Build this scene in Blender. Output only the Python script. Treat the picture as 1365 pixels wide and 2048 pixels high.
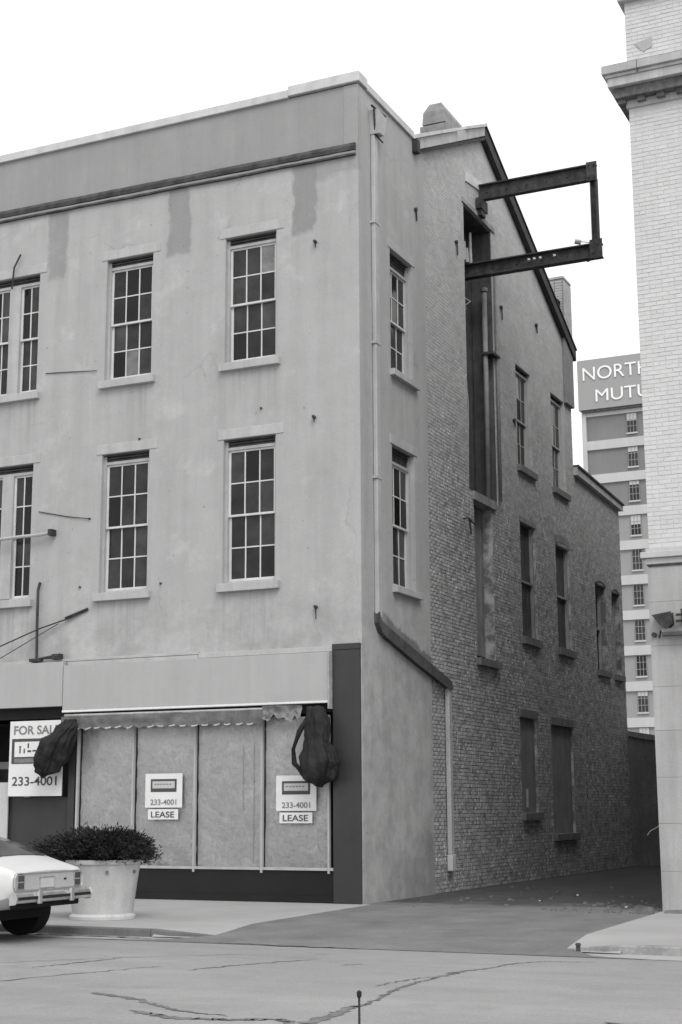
import bpy, math, random
from mathutils import Vector, Matrix, noise
random.seed(7)
R = math.radians
scene = bpy.context.scene
for o in list(bpy.data.objects): bpy.data.objects.remove(o)
COL = scene.collection

# ------------------------------------------------------------------ camera
def set_camera():
    yaw, pitch, roll = R(25.0765), R(11.2142), R(-0.2757)
    f = Vector((-math.sin(yaw)*math.cos(pitch), math.cos(yaw)*math.cos(pitch), math.sin(pitch)))
    r = Vector((math.cos(yaw), math.sin(yaw), 0)); u = r.cross(f)
    r2 = r*math.cos(roll)+u*math.sin(roll); u2 = -r*math.sin(roll)+u*math.cos(roll)
    cd = bpy.data.cameras.new('camera'); cam = bpy.data.objects.new('camera', cd); COL.objects.link(cam)
    m = Matrix((( r2.x, u2.x, -f.x, 10.942), (r2.y, u2.y, -f.y, -24.2315), (r2.z, u2.z, -f.z, 1.6), (0, 0, 0, 1)))
    cam.matrix_world = m
    cd.sensor_fit = 'VERTICAL'; cd.sensor_height = 36; cd.sensor_width = 24
    cd.lens = 3000.66/2048*36; cd.clip_end = 6000; cd.clip_start = .1
    scene.camera = cam
set_camera()
# ------------------------------------------------------------------ world and sun: bright overcast
SUN_EL, SUN_AZ = 50, 140          # azimuth the light comes from, clockwise from +y
w = bpy.data.worlds.new('World'); scene.world = w; w.use_nodes = True
nt = w.node_tree; nt.nodes.clear()
sky = nt.nodes.new('ShaderNodeTexSky'); sky.sky_type = 'NISHITA'; sky.sun_disc = False
sky.sun_elevation = R(SUN_EL); sky.sun_rotation = R(SUN_AZ); sky.dust_density = 6; sky.air_density = 1.5; sky.ozone_density = 1
bw = nt.nodes.new('ShaderNodeRGBToBW')
mx = nt.nodes.new('ShaderNodeMix'); mx.data_type = 'FLOAT'; mx.inputs[0].default_value = .8   # thick even cloud over most of the clear-sky gradient
mx.inputs[3].default_value = 11.5
bg = nt.nodes.new('ShaderNodeBackground'); bg.inputs[1].default_value = .12
wo = nt.nodes.new('ShaderNodeOutputWorld')
nt.links.new(sky.outputs[0], bw.inputs[0]); nt.links.new(bw.outputs[0], mx.inputs[2])
nt.links.new(mx.outputs[0], bg.inputs[0]); nt.links.new(bg.outputs[0], wo.inputs[0])
sl = bpy.data.lights.new('sun', 'SUN'); sl.energy = 1.5; sl.angle = R(30); sl.color = (1, .99, .98)
sun = bpy.data.objects.new('sun', sl); COL.objects.link(sun)
az = R(SUN_AZ)
sd = Vector((math.sin(az)*math.cos(R(SUN_EL)), math.cos(az)*math.cos(R(SUN_EL)), math.sin(R(SUN_EL))))
sun.rotation_euler = sd.to_track_quat('Z', 'Y').to_euler()
vs = scene.view_settings; vs.view_transform = 'Standard'; vs.look = 'None'; vs.gamma = 1; vs.exposure = 0.0
vs.use_curve_mapping = False

# ------------------------------------------------------------------ materials
class NB:
    def __init__(s, name):
        m = bpy.data.materials.new(name); m.use_nodes = True; s.m = m; s.t = m.node_tree; s.t.nodes.clear()
        s.out = s.n('ShaderNodeOutputMaterial'); s.b = s.n('ShaderNodeBsdfPrincipled'); s.l(s.b.outputs[0], s.out.inputs[0])
        s.tc = s.n('ShaderNodeTexCoord')
    def n(s, t): return s.t.nodes.new(t)
    def l(s, a, b): s.t.links.new(a, b)
    def math(s, op, a, b=None, c=None):
        n = s.n('ShaderNodeMath'); n.operation = op
        for i, v in enumerate((a, b, c)):
            if v is None: continue
            if isinstance(v, (int, float)): n.inputs[i].default_value = v
            else: s.l(v, n.inputs[i])
        return n.outputs[0]
    def noise(s, scale, detail=5, rough=.6, stretch=None, off=0):
        n = s.n('ShaderNodeTexNoise'); n.inputs['Scale'].default_value = scale; n.inputs['Detail'].default_value = detail
        n.inputs['Roughness'].default_value = rough
        mp = s.n('ShaderNodeMapping'); mp.inputs['Location'].default_value = (off, off*1.7, off*.6)
        if stretch: mp.inputs['Scale'].default_value = stretch
        s.l(s.tc.outputs['Object'], mp.inputs[0]); s.l(mp.outputs[0], n.inputs['Vector'])
        return n.outputs['Fac']
    def rng(s, f, a, b, lo=0., hi=1., smooth=False):
        n = s.n('ShaderNodeMapRange'); n.inputs[1].default_value = a; n.inputs[2].default_value = b
        n.inputs[3].default_value = lo; n.inputs[4].default_value = hi
        if smooth: n.interpolation_type = 'SMOOTHSTEP'
        s.l(f, n.inputs[0]); return n.outputs[0]
    def mul(s, *a):
        r = a[0]
        for x in a[1:]: r = s.math('MULTIPLY', r, x)
        return r
    def mixf(s, f, a, b):
        n = s.n('ShaderNodeMix'); n.data_type = 'FLOAT'
        for i, v in ((0, f), (2, a), (3, b)):
            if isinstance(v, (int, float)): n.inputs[i].default_value = v
            else: s.l(v, n.inputs[i])
        return n.outputs[0]
    def xyz(s):
        n = s.n('ShaderNodeSeparateXYZ'); s.l(s.tc.outputs['Object'], n.inputs[0]); return n.outputs
    def done(s, val, rough=.85, bump=None, bstr=.2, bdist=.01, spec=.3, metal=0):
        s.l(val, s.b.inputs['Base Color']) if not isinstance(val, (int, float)) else setattr(s.b.inputs['Base Color'], 'default_value', (val, val, val, 1))
        s.b.inputs['Roughness'].default_value = rough; s.b.inputs['Specular IOR Level'].default_value = spec
        s.b.inputs['Metallic'].default_value = metal
        if bump is not None:
            bn = s.n('ShaderNodeBump'); bn.inputs['Strength'].default_value = bstr; bn.inputs['Distance'].default_value = bdist
            s.l(bump, bn.inputs['Height']); s.l(bn.outputs[0], s.b.inputs['Normal'])
        return s.m
def surf(name, v, rough=.85, var=.12, scale=1.2, fine=.08, fscale=25, streak=0, bump=.15, bdist=.006, spec=.3, metal=0, rnd=0, attr=0):
    b = NB(name)
    f = b.mul(b.rng(b.noise(scale, 6), .3, .7, 1-var, 1+var), b.rng(b.noise(fscale, 3, off=3), .3, .7, 1-fine, 1+fine))
    if streak: f = b.mul(f, b.rng(b.noise(1, 5, stretch=(5, 5, .35), off=5), .35, .7, 1+streak*.3, 1-streak))
    if rnd:
        oi = b.n('ShaderNodeObjectInfo'); f = b.mul(f, b.rng(oi.outputs['Random'], 0, 1, 1-rnd, 1+rnd))
    if attr:
        at = b.n('ShaderNodeAttribute'); at.attribute_name = 'tint'; f = b.mul(f, b.rng(at.outputs['Fac'], 0, 1, 1-attr, 1+attr))
    return b.done(b.mul(f, v), rough, b.noise(fscale*1.3, 4, off=9), bump, bdist, spec, metal)
M = {}
def facade_stucco():
    b = NB('facade_stucco'); x, y, z = b.xyz()
    f = b.mul(b.rng(b.noise(.55, 7, .62), .3, .7, .94, 1.06), b.rng(b.noise(3, 6, .65, off=2), .3, .7, .955, 1.04),
              b.rng(b.noise(30, 3, off=3), .3, .7, .96, 1.04), b.rng(b.noise(1, 5, stretch=(4, 4, .3), off=5), .4, .75, 1.02, .9))
    wob = b.rng(b.noise(1.6, 4, off=11), .2, .8, -.13, .13); wob2 = b.rng(b.noise(2.1, 4, off=17), .2, .8, -.14, .14)
    tot = None
    for cx, hw, zb, st in ((-6.86, .24, 12.38, .8), (-3.93, .24, 12.40, .9), (-1.14, .26, 12.36, 1.), (-.42, .5, 13.45, .65)):
        dx = b.math('ABSOLUTE', b.math('ADD', b.math('SUBTRACT', x, cx), wob))
        mx_ = b.rng(dx, hw+.045, hw-.045, 0, 1, True)
        mz = b.rng(b.math('ADD', z, wob2), zb-.06, zb+.08, 0, 1, True)
        q = b.math('MULTIPLY', b.mul(mx_, mz), st); tot = q if tot is None else b.math('MAXIMUM', tot, q)
    front = b.rng(y, .2, .01, 0, 1); tot = b.mul(tot, front)
    pale = b.mul(b.rng(b.noise(1.1, 5, .7, off=31), .56, .66, 0, 1), .12)
    low = b.mul(b.rng(z, 6.2, 4.4, 0, 1, True), b.rng(b.noise(1.7, 6, .7, off=40), .4, .6, -.13, .10))
    f = b.mul(f, b.math('SUBTRACT', 1, b.math('MULTIPLY', tot, .3)), b.math('ADD', 1, pale), b.math('ADD', 1, low))
    # darker towards the foot and rear of the alley return
    foot = b.mul(b.rng(b.math('ADD', z, b.rng(b.noise(1.4, 6, .7, off=50), .2, .8, -1.3, 1.3)), 1.5, .3, 0, 1, True), b.rng(y, .8, 2.8, .25, 1))
    f = b.mul(f, b.math('SUBTRACT', 1, b.math('MULTIPLY', foot, .28)))
    # dark band along the slanting leader
    d = b.math('SUBTRACT', b.math('ADD', z, b.math('MULTIPLY', y, .26)), b.rng(b.noise(3, 5, off=60), .2, .8, 5.0, 5.24))
    st2 = b.mul(b.rng(d, -.06, .02, 0, 1), b.rng(d, .3, .24, 0, 1), b.rng(y, .55, 1.2, 0, 1), b.rng(x, -.1, -.05, 0, 1))
    f = b.mul(f, b.math('SUBTRACT', 1, b.math('MULTIPLY', st2, .5)))
    pits = b.rng(b.noise(9, 2, .5, off=70), .70, .74, 1, .72)
    run = b.rng(b.noise(1, 4, .6, stretch=(11, 11, .22), off=81), .46, .68, 0, 1)
    for zs_ in (9.86, 5.58):
        for cx, hw in ((-2.28, .75), (-5.05, .74), (-7.9, .85)):
            mk = b.mul(b.rng(b.math('ABSOLUTE', b.math('SUBTRACT', x, cx)), hw, hw-.25, 0, 1), b.rng(z, zs_-1.25, zs_, 0, 1), b.rng(z, zs_+.02, zs_, 0, 1), front)
            f = b.mul(f, b.math('SUBTRACT', 1, b.math('MULTIPLY', b.mul(mk, run), .20)))
    vo = b.n('ShaderNodeTexVoronoi'); vo.feature = 'DISTANCE_TO_EDGE'; vo.inputs['Scale'].default_value = .55
    nz_ = b.n('ShaderNodeTexNoise'); nz_.inputs['Scale'].default_value = 1.6; nz_.inputs['Detail'].default_value = 6; b.l(b.tc.outputs['Object'], nz_.inputs['Vector'])
    mxv = b.n('ShaderNodeMix'); mxv.data_type = 'VECTOR'; mxv.inputs[0].default_value = .45; b.l(b.tc.outputs['Object'], mxv.inputs[4]); b.l(nz_.outputs['Color'], mxv.inputs[5]); b.l(mxv.outputs[1], vo.inputs['Vector'])
    crk = b.mul(b.rng(vo.outputs['Distance'], .0, .006, 1, 0), b.rng(b.noise(.6, 3, off=91), .52, .62, 0, 1))
    f = b.mul(f, b.math('SUBTRACT', 1, b.math('MULTIPLY', crk, .16)))
    return b.done(b.mul(f, pits, .40), .9, b.math('ADD', b.noise(14, 6, .7, off=9), b.math('MULTIPLY', b.noise(2.2, 4, off=19), 1.5)), .32, .012, .2)
M['stucco'] = facade_stucco()
def side_brick_mat(name, attr, v=1.0):
    b = NB(name); x, y, z = b.xyz() if not attr == 'object' else (None, None, None)
    if attr == 'object':
        oi = b.n('ShaderNodeObjectInfo'); rv = oi.outputs['Random']
        sp = b.n('ShaderNodeSeparateXYZ'); b.l(oi.outputs['Location'], sp.inputs[0])
        x, y, z = sp.outputs
    else:
        at = b.n('ShaderNodeAttribute'); at.attribute_name = 'tint'; rv = at.outputs['Fac']
    zz = b.math('ADD', z, b.rng(b.noise(.5, 6, .65), .2, .8, -2.2, 2.2))
    paint = b.mul(b.rng(zz, 6.0, 13.0, 0, 1, True), 1.0)
    wear = b.rng(b.noise(5, 5, .7, off=8), .35, .7, 1.12, .72)
    base = b.mixf(paint, b.mul(b.rng(rv, 0, 1, .27, .44), wear), b.mul(b.rng(rv, 0, 1, .42, .49), b.rng(b.noise(1.5, 6, .65, off=4), .3, .7, 1.1, .88)))
    chip = b.mul(b.rng(b.noise(10, 4, .75, off=21), .53, .59, 0, 1), b.rng(paint, 0, 1, .9, .3), b.rng(b.noise(.7, 4, .6, off=33), .4, .58, .3, 1))
    base = b.mixf(chip, base, .72)
    return b.done(b.mul(base, v), .9, b.noise(35, 4, off=9), .4, .006, .2)
M['brick_side'] = side_brick_mat('alley_brick', 'attr'); M['brick_side_one'] = side_brick_mat('alley_brick_single', 'object')
def side_mortar():
    b = NB('alley_mortar'); x, y, z = b.xyz()
    zz = b.math('ADD', z, b.rng(b.noise(.5, 6, .65), .2, .8, -2.2, 2.2))
    paint = b.rng(zz, 6.0, 13.0, 0, 1, True)
    lime = b.rng(b.noise(3.5, 5, .7, off=2), .42, .62, .16, .46)
    return b.done(b.mixf(paint, lime, b.mul(b.rng(b.noise(1.5, 6, .65, off=4), .3, .7, 1.1, .9), .45)), .95, b.noise(60, 3), .3, .004, .2)
M['mortar_side'] = side_mortar()
M['panel'] = surf('parapet_panel_paint', .30, .7, .07, .9, .03, 20, .06, .12)
M['cap'] = surf('coping_metal', .55, .6, .12, 2.5, .06, 30, .1, .15)
M['dark_trim'] = surf('dark_trim', .07, .8, .45, 5, .2, 40, .2, .3)  # this dark tone also carries shade at the eaves and window heads
M['white'] = surf('white_sash_paint', .62, .5, .07, 4, .05, 60, .12, .15)
M['frame_grey'] = surf('frame_paint', .42, .6, .1, 4, .06, 50, .15, .2)
M['lintel'] = surf('lintel_stucco', .435, .85, .08, 2, .05, 30, .12, .25)
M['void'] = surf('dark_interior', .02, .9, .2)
def glass(name, base, rough, var):
    b = NB(name); oi = b.n('ShaderNodeObjectInfo')
    v = b.mul(b.rng(oi.outputs['Random'], 0, 1, base*(1-var), base*(1+var)), b.rng(b.noise(3, 4, off=1), .3, .7, .6, 1.5))
    return b.done(v, rough, b.noise(4, 2, off=5), .12, .01, .26)
M['glass'] = glass('old_window_glass', .028, .10, .9)
M['glass_dull'] = glass('grey_glass', .20, .35, .3)  # paler base tone for a few single panes
M['glass_far'] = glass('far_glass', .03, .2, .5)
def shop_glass():
    b = NB('shop_glass'); t = b.n('ShaderNodeBsdfTransparent'); t.inputs[0].default_value = (.975, .975, .975, 1); g = b.n('ShaderNodeBsdfGlossy'); g.inputs['Roughness'].default_value = .06
    fr = b.n('ShaderNodeFresnel'); fr.inputs[0].default_value = 1.35; m = b.n('ShaderNodeMixShader')
    b.l(fr.outputs[0], m.inputs[0]); b.l(t.outputs[0], m.inputs[1]); b.l(g.outputs[0], m.inputs[2]); b.l(m.outputs[0], b.out.inputs[0]); return b.m
M['shop_glass'] = shop_glass()
def paper_mat():
    b = NB('creased_paper')
    cr = lambda sc, off, st=None: b.math('ABSOLUTE', b.math('SUBTRACT', b.noise(sc, 3, .55, st, off), .5))
    f = b.mul(b.rng(b.noise(.8, 4, .6), .3, .7, .90, 1.08), b.rng(cr(1.7, 4), 0, .035, 1.13, 1.0), b.rng(cr(3.1, 14, (1, 1, .5)), 0, .025, 1.10, 1.0), b.rng(cr(2.2, 24, (1, 1, 1.6)), 0, .02, .86, 1.0), b.rng(b.noise(40, 2, off=7), .3, .7, .96, 1.04))  # folds drawn as lit and shaded crease lines in the colour
    h = b.math('ADD', b.math('MULTIPLY', cr(1.7, 4), 2.), b.math('ADD', cr(3.1, 14, (1, 1, .5)), b.noise(9, 3, off=8)))
    return b.done(b.mul(f, .70), .5, h, .8, .06, .4)
M['paper'] = paper_mat()
M['fascia'] = surf('fascia_enamel', .40, .45, .04, .8, .02, 10, .06, .05)
M['fascia_light'] = surf('fascia_edge', .75, .4, .05)
M['black_panel'] = surf('dark_panel_glass', .045, .38, .12, 1.2, .05, 20, .1, .05)
M['bulk'] = surf('bulkhead_tile', .013, .4, .2)
M['canvas'] = surf('awning_canvas', .14, .9, .3, 4, .12, 30, .2, .4, .02)
M['canvas_trim'] = surf('awning_trim', .46, .9, .15, 6)
M['canvas_pale'] = surf('faded_canvas', .22, .9, .3, 7, .15, 30, .2, .4, .02)
M['black_cloth'] = surf('black_cloth', .016, .7, .5, 6, .3, 45, .3, .6, .03, spec=.35)
M['sign_white'] = surf('sign_white', .72, .5, .05, 3, .03)
M['sign_grey'] = surf('sign_light_grey', .5, .6, .06, 4)
M['sign_dark'] = surf('sign_ink', .07, .6, .1)
M['sign_ink'] = surf('sign_grey_ink', .2, .6, .2, 9)
M['steel'] = surf('rusty_steel', .05, .75, .5, 6, .35, 40, .3, .5, .01)
M['steel_light'] = surf('galvanised', .38, .5, .2, 8, .1, 40, .1, .2)
M['vent_metal'] = surf('dull_sheet_metal', .24, .6, .2, 5, .1, 30, .15, .2)
M['pipe_paint'] = surf('leader_paint', .44, .6, .1, 3, .06, 30, .2, .2)
M['pipe_dark'] = surf('tarred_pipe', .085, .7, .3, 4, .15, 30, .2, .3)
M['wood_dark'] = surf('weathered_boards', .09, .9, .3, 3, .2, 30, .4, .4, .01, rnd=.3)
M['wood_light'] = surf('bleached_board', .33, .9, .2, 3, .15, 30, .3, .4, .01, rnd=.2)
M['infill'] = surf('blocked_opening', .25, .95, .2, 2, .1, 20, .2, .4)
M['sill_dark'] = surf('old_sill', .17, .9, .25, 4, .1)
M['roof'] = surf('roof_metal', .3, .5, .2, 2)
M['rake'] = surf('rake_board', .045, .8, .4, 4, .2)
M['brick_pale'] = surf('pale_brick', .60, .7, .05, 3, .04, 40, .05, .2, .004, attr=.035)
M['brick_pale_one'] = surf('pale_brick_single', .60, .7, .05, 3, .04, 40, 0, .2, .004, rnd=.035)
M['mortar_pale'] = surf('pale_mortar', .55, .9, .08, 4, .05)
M['stone_pale'] = surf('pale_stone', .50, .75, .07, 1.2, .05, 30, .12, .15)
M['stone_low'] = surf('ground_floor_stone', .39, .8, .12, .9, .06, 30, .2, .2, rnd=.04)
M['party'] = surf('dark_common_brick', .13, .9, .2, 1, .15, 20, .2, .4)  # kept dark to lessen light bouncing into the alley
M['stone_patch'] = surf('mended_patch', .4, .8, .05)
M['cornice'] = surf('cornice_stone', .45, .75, .12, 2.5, .08, 30, .2, .2)
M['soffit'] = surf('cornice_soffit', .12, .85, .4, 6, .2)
M['tower_light'] = surf('tower_frame_concrete', .50, .8, .05, .3, .02, 8, .05, .05)
M['tower_panel'] = surf('tower_panel_brick', .21, .8, .06, .5, .05, 10, .05, .05)
M['tower_panel2'] = surf('tower_panel_pale', .30, .8, .06, .5, .05, 10, .05, .05)
M['tower_sign'] = surf('tower_sign_panel', .33, .7, .03, .2, .02, 5, .03, .02)
M['letter'] = surf('letter_white', .85, .5, .03)
M['car'] = surf('car_paint_white', .60, .28, .03, 1, .02, 20, 0, .02, spec=.5)
M['car_panel'] = surf('car_tail_panel', .42, .35, .05)
M['chrome'] = surf('bumper_chrome', .62, .3, .15, 8, spec=.6, metal=.75)
M['rubber'] = surf('rubber', .02, .8, .2)
M['lamp'] = surf('tail_lamp_lens', .07, .2, .2, 20, spec=.6)
M['lamp_clear'] = surf('reverse_lamp', .4, .25, .1)
M['under'] = surf('car_underside', .012, .9, .2)
M['pot'] = surf('planter_concrete', .50, .85, .10, 2.2, .08, 35, .15, .3)
M['soil'] = surf('soil', .04, 1, .3, 10)
def leafmat():
    b = NB('juniper_leaf'); at = b.n('ShaderNodeAttribute'); at.attribute_name = 'tint'
    return b.done(b.rng(at.outputs['Fac'], 0, 1, .010, .042), .75, spec=.2)
M['leaf'] = leafmat()
M['bark'] = surf('bark', .05, .9, .3, 10)
M['paper_scrap'] = surf('paper_scrap', .5, .8, .1)
M['stalk'] = surf('dry_stalk', .25, .9, .2, 10)
M['rubble'] = surf('rubble', .13, .95, .3, 12, .2, 40, 0, .6, .02)

# ------------------------------------------------------------------ mesh helpers
class MB:
    def __init__(s): s.v = []; s.f = []; s.t = []
    def quad(s, a, b, c, d, t=None): s.poly((a, b, c, d), t)
    def poly(s, pts, t=None):
        i = len(s.v); s.v += [tuple(p) for p in pts]; s.f.append(tuple(range(i, i+len(pts)))); s.t.append(t if t is not None else .5)
    def box(s, x0, x1, y0, y1, z0, z1, t=None):
        if x0 > x1: x0, x1 = x1, x0
        if y0 > y1: y0, y1 = y1, y0
        if z0 > z1: z0, z1 = z1, z0
        i = len(s.v); s.v += [(x, y, z) for z in (z0, z1) for y in (y0, y1) for x in (x0, x1)]
        s.f += [tuple(i+k for k in q) for q in ((0, 2, 3, 1), (4, 5, 7, 6), (0, 1, 5, 4), (2, 6, 7, 3), (0, 4, 6, 2), (1, 3, 7, 5))]
        s.t += [t if t is not None else .5]*6; return s
    def prism(s, pts, axis, a0, a1):
        """extrude polygon pts (2d in the other two axes, in xyz order) along axis"""
        def p(q, a): r = list(q); r.insert(axis, a); return tuple(r)
        n = len(pts); i = len(s.v); s.v += [p(q, a0) for q in pts]+[p(q, a1) for q in pts]
        s.f.append(tuple(range(i, i+n))); s.f.append(tuple(range(i+2*n-1, i+n-1, -1)))
        for k in range(n): s.f.append((i+k, i+(k+1) % n, i+n+(k+1) % n, i+n+k))
        s.t += [.5]*(n+2); return s
    def tube(s, path, r, n=10, cap=True):
        P = [Vector(p) for p in path]; rr = r if isinstance(r, (list, tuple)) else [r]*len(P)
        i0 = len(s.v); up = Vector((0, 0, 1))
        for k, p in enumerate(P):
            d = (P[min(k+1, len(P)-1)]-P[max(k-1, 0)]).normalized()
            a = d.cross(up if abs(d.z) < .9 else Vector((0, 1, 0))).normalized(); b = d.cross(a)
            for j in range(n):
                t = 2*math.pi*j/n; s.v.append(tuple(p+(a*math.cos(t)+b*math.sin(t))*rr[k]))
        for k in range(len(P)-1):
            for j in range(n):
                a = i0+k*n+j; b = i0+k*n+(j+1) % n; s.f.append((a, b, b+n, a+n)); s.t.append(.5)
        if cap:
            s.f.append(tuple(range(i0+n-1, i0-1, -1))); s.f.append(tuple(range(i0+(len(P)-1)*n, i0+len(P)*n))); s.t += [.5, .5]
        return s
    def lathe(s, prof, cx, cy, n=32, wob=None):
        i0 = len(s.v)
        for k, (r, z) in enumerate(prof):
            for j in range(n):
                t = 2*math.pi*j/n; q = r*(1+(wob(t, z) if wob else 0)); s.v.append((cx+q*math.cos(t), cy+q*math.sin(t), z))
        for k in range(len(prof)-1):
            for j in range(n):
                a = i0+k*n+j; b = i0+k*n+(j+1) % n; s.f.append((a, b, b+n, a+n)); s.t.append(.5)
        s.f.append(tuple(range(i0+n-1, i0-1, -1))); s.f.append(tuple(range(i0+(len(prof)-1)*n, i0+len(prof)*n))); s.t += [.5, .5]
        return s
    def build(s, name, mat, parent=None, smooth=False, tint=False, bevel=0, merge=False, loc=None):
        me = bpy.data.meshes.new(name); me.from_pydata(s.v, [], s.f); me.update()
        if merge:
            import bmesh
            bm = bmesh.new(); bm.from_mesh(me); bmesh.ops.remove_doubles(bm, verts=bm.verts, dist=1e-5); bmesh.ops.recalc_face_normals(bm, faces=bm.faces); bm.to_mesh(me); bm.free()
        if tint:
            at = me.attributes.new('tint', 'FLOAT', 'FACE'); at.data.foreach_set('value', s.t)
        me.materials.append(M[mat])
        if smooth: me.polygons.foreach_set('use_smooth', [True]*len(me.polygons))
        o = link(name, me, parent, loc)
        if bevel:
            b = o.modifiers.new('bevel', 'BEVEL'); b.width = bevel; b.segments = 2; b.limit_method = 'ANGLE'
        return o
def link(name, data, parent=None, loc=None):
    o = bpy.data.objects.new(name, data); COL.objects.link(o)
    L = Vector(loc) if loc else Vector((0, 0, 0))
    if parent:
        o.parent = parent; q = parent; off = Vector((0, 0, 0))
        while q: off += q.location; q = q.parent
        o.location = L-off
    else: o.location = L
    return o
def thing(name, loc, label, cat, group=None):
    o = bpy.data.objects.new(name, None); COL.objects.link(o); o.location = loc; o.empty_display_size = .2
    o['label'] = label; o['category'] = cat
    if group: o['group'] = group
    return o
def tag(o, label, cat, group=None):
    o['label'] = label; o['category'] = cat
    if group: o['group'] = group
    return o
def struct(o, label=None):
    o['kind'] = 'structure'
    if label: o['label'] = label
    return o
def box(name, mat, parent, x0, x1, y0, y1, z0, z1, bevel=0):
    return MB().box(x0, x1, y0, y1, z0, z1).build(name, mat, parent, bevel=bevel)
def text(name, body, size, mat, parent, origin, right, up, depth=.01, width=None, bold=0):
    cu = bpy.data.curves.new(name, 'FONT'); cu.body = body; cu.size = 1; cu.extrude = .01; cu.offset = bold
    to = bpy.data.objects.new('tmp', cu); COL.objects.link(to)
    dg = bpy.context.evaluated_depsgraph_get(); dg.update(); me = bpy.data.meshes.new_from_object(to.evaluated_get(dg))
    bpy.data.objects.remove(to); bpy.data.curves.remove(cu)
    xs = [v.co.x for v in me.vertices]; ys = [v.co.y for v in me.vertices]
    x0, x1, y0, y1 = min(xs), max(xs), min(ys), max(ys)
    sy = size/(y1-y0); sx = width/(x1-x0) if width else sy
    rt, u = Vector(right), Vector(up); nr = rt.cross(u); O = Vector(origin)
    for v in me.vertices:
        c = v.co; v.co = O+rt*((c.x-x0)*sx)+u*((c.y-y0)*sy)+nr*(depth if c.z > 0 else 0)
    me.materials.clear(); me.materials.append(M[mat]); me.update()
    return link(name, me, parent)
def wall(plane, c, t, u0, u1, z0, top, holes, extra=()):
    """wall sheet with openings; plane 'y' (u = x, outside towards -y) or 'x' (u = y, outside towards +x); t = reveal depth"""
    mb = MB(); sg = 1 if plane == 'y' else -1
    P = (lambda u, z, d=0: (u, c+d, z)) if plane == 'y' else (lambda u, z, d=0: (c-d, u, z))
    us = sorted({u0, u1, *[h[0] for h in holes], *[h[1] for h in holes], *extra}); us = [u for u in us if u0 <= u <= u1]
    zs = sorted({z0, *[h[2] for h in holes], *[h[3] for h in holes]}); zs = [z for z in zs if z >= z0]
    tf = top if callable(top) else (lambda u: top)
    for a, b in zip(us, us[1:]):
        for i, z in enumerate(zs):
            ta, tb = (zs[i+1], zs[i+1]) if i+1 < len(zs) else (tf(a), tf(b))
            m = (a+b)/2; mz = (z+min(ta, tb))/2
            if any(h[0] < m < h[1] and h[2] < mz < h[3] for h in holes): continue
            q = [P(a, z), P(b, z), P(b, tb), P(a, ta)]
            mb.quad(*(q if sg > 0 else q))
        mb.quad(P(a, tf(a)), P(b, tf(b)), P(b, tf(b), t), P(a, tf(a), t))
    for h in holes:
        a, b, z, Z = h[:4]; d = h[4] if len(h) > 4 else t
        mb.quad(P(a, z), P(a, Z), P(a, Z, d), P(a, z, d)); mb.quad(P(b, z), P(b, z, d), P(b, Z, d), P(b, Z))
        mb.quad(P(a, Z), P(b, Z), P(b, Z, d), P(a, Z, d)); mb.quad(P(a, z), P(a, z, d), P(b, z, d), P(b, z))
    for u in (u0, u1): mb.quad(P(u, z0), P(u, z0, t), P(u, tf(u), t), P(u, tf(u)))
    return mb
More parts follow.
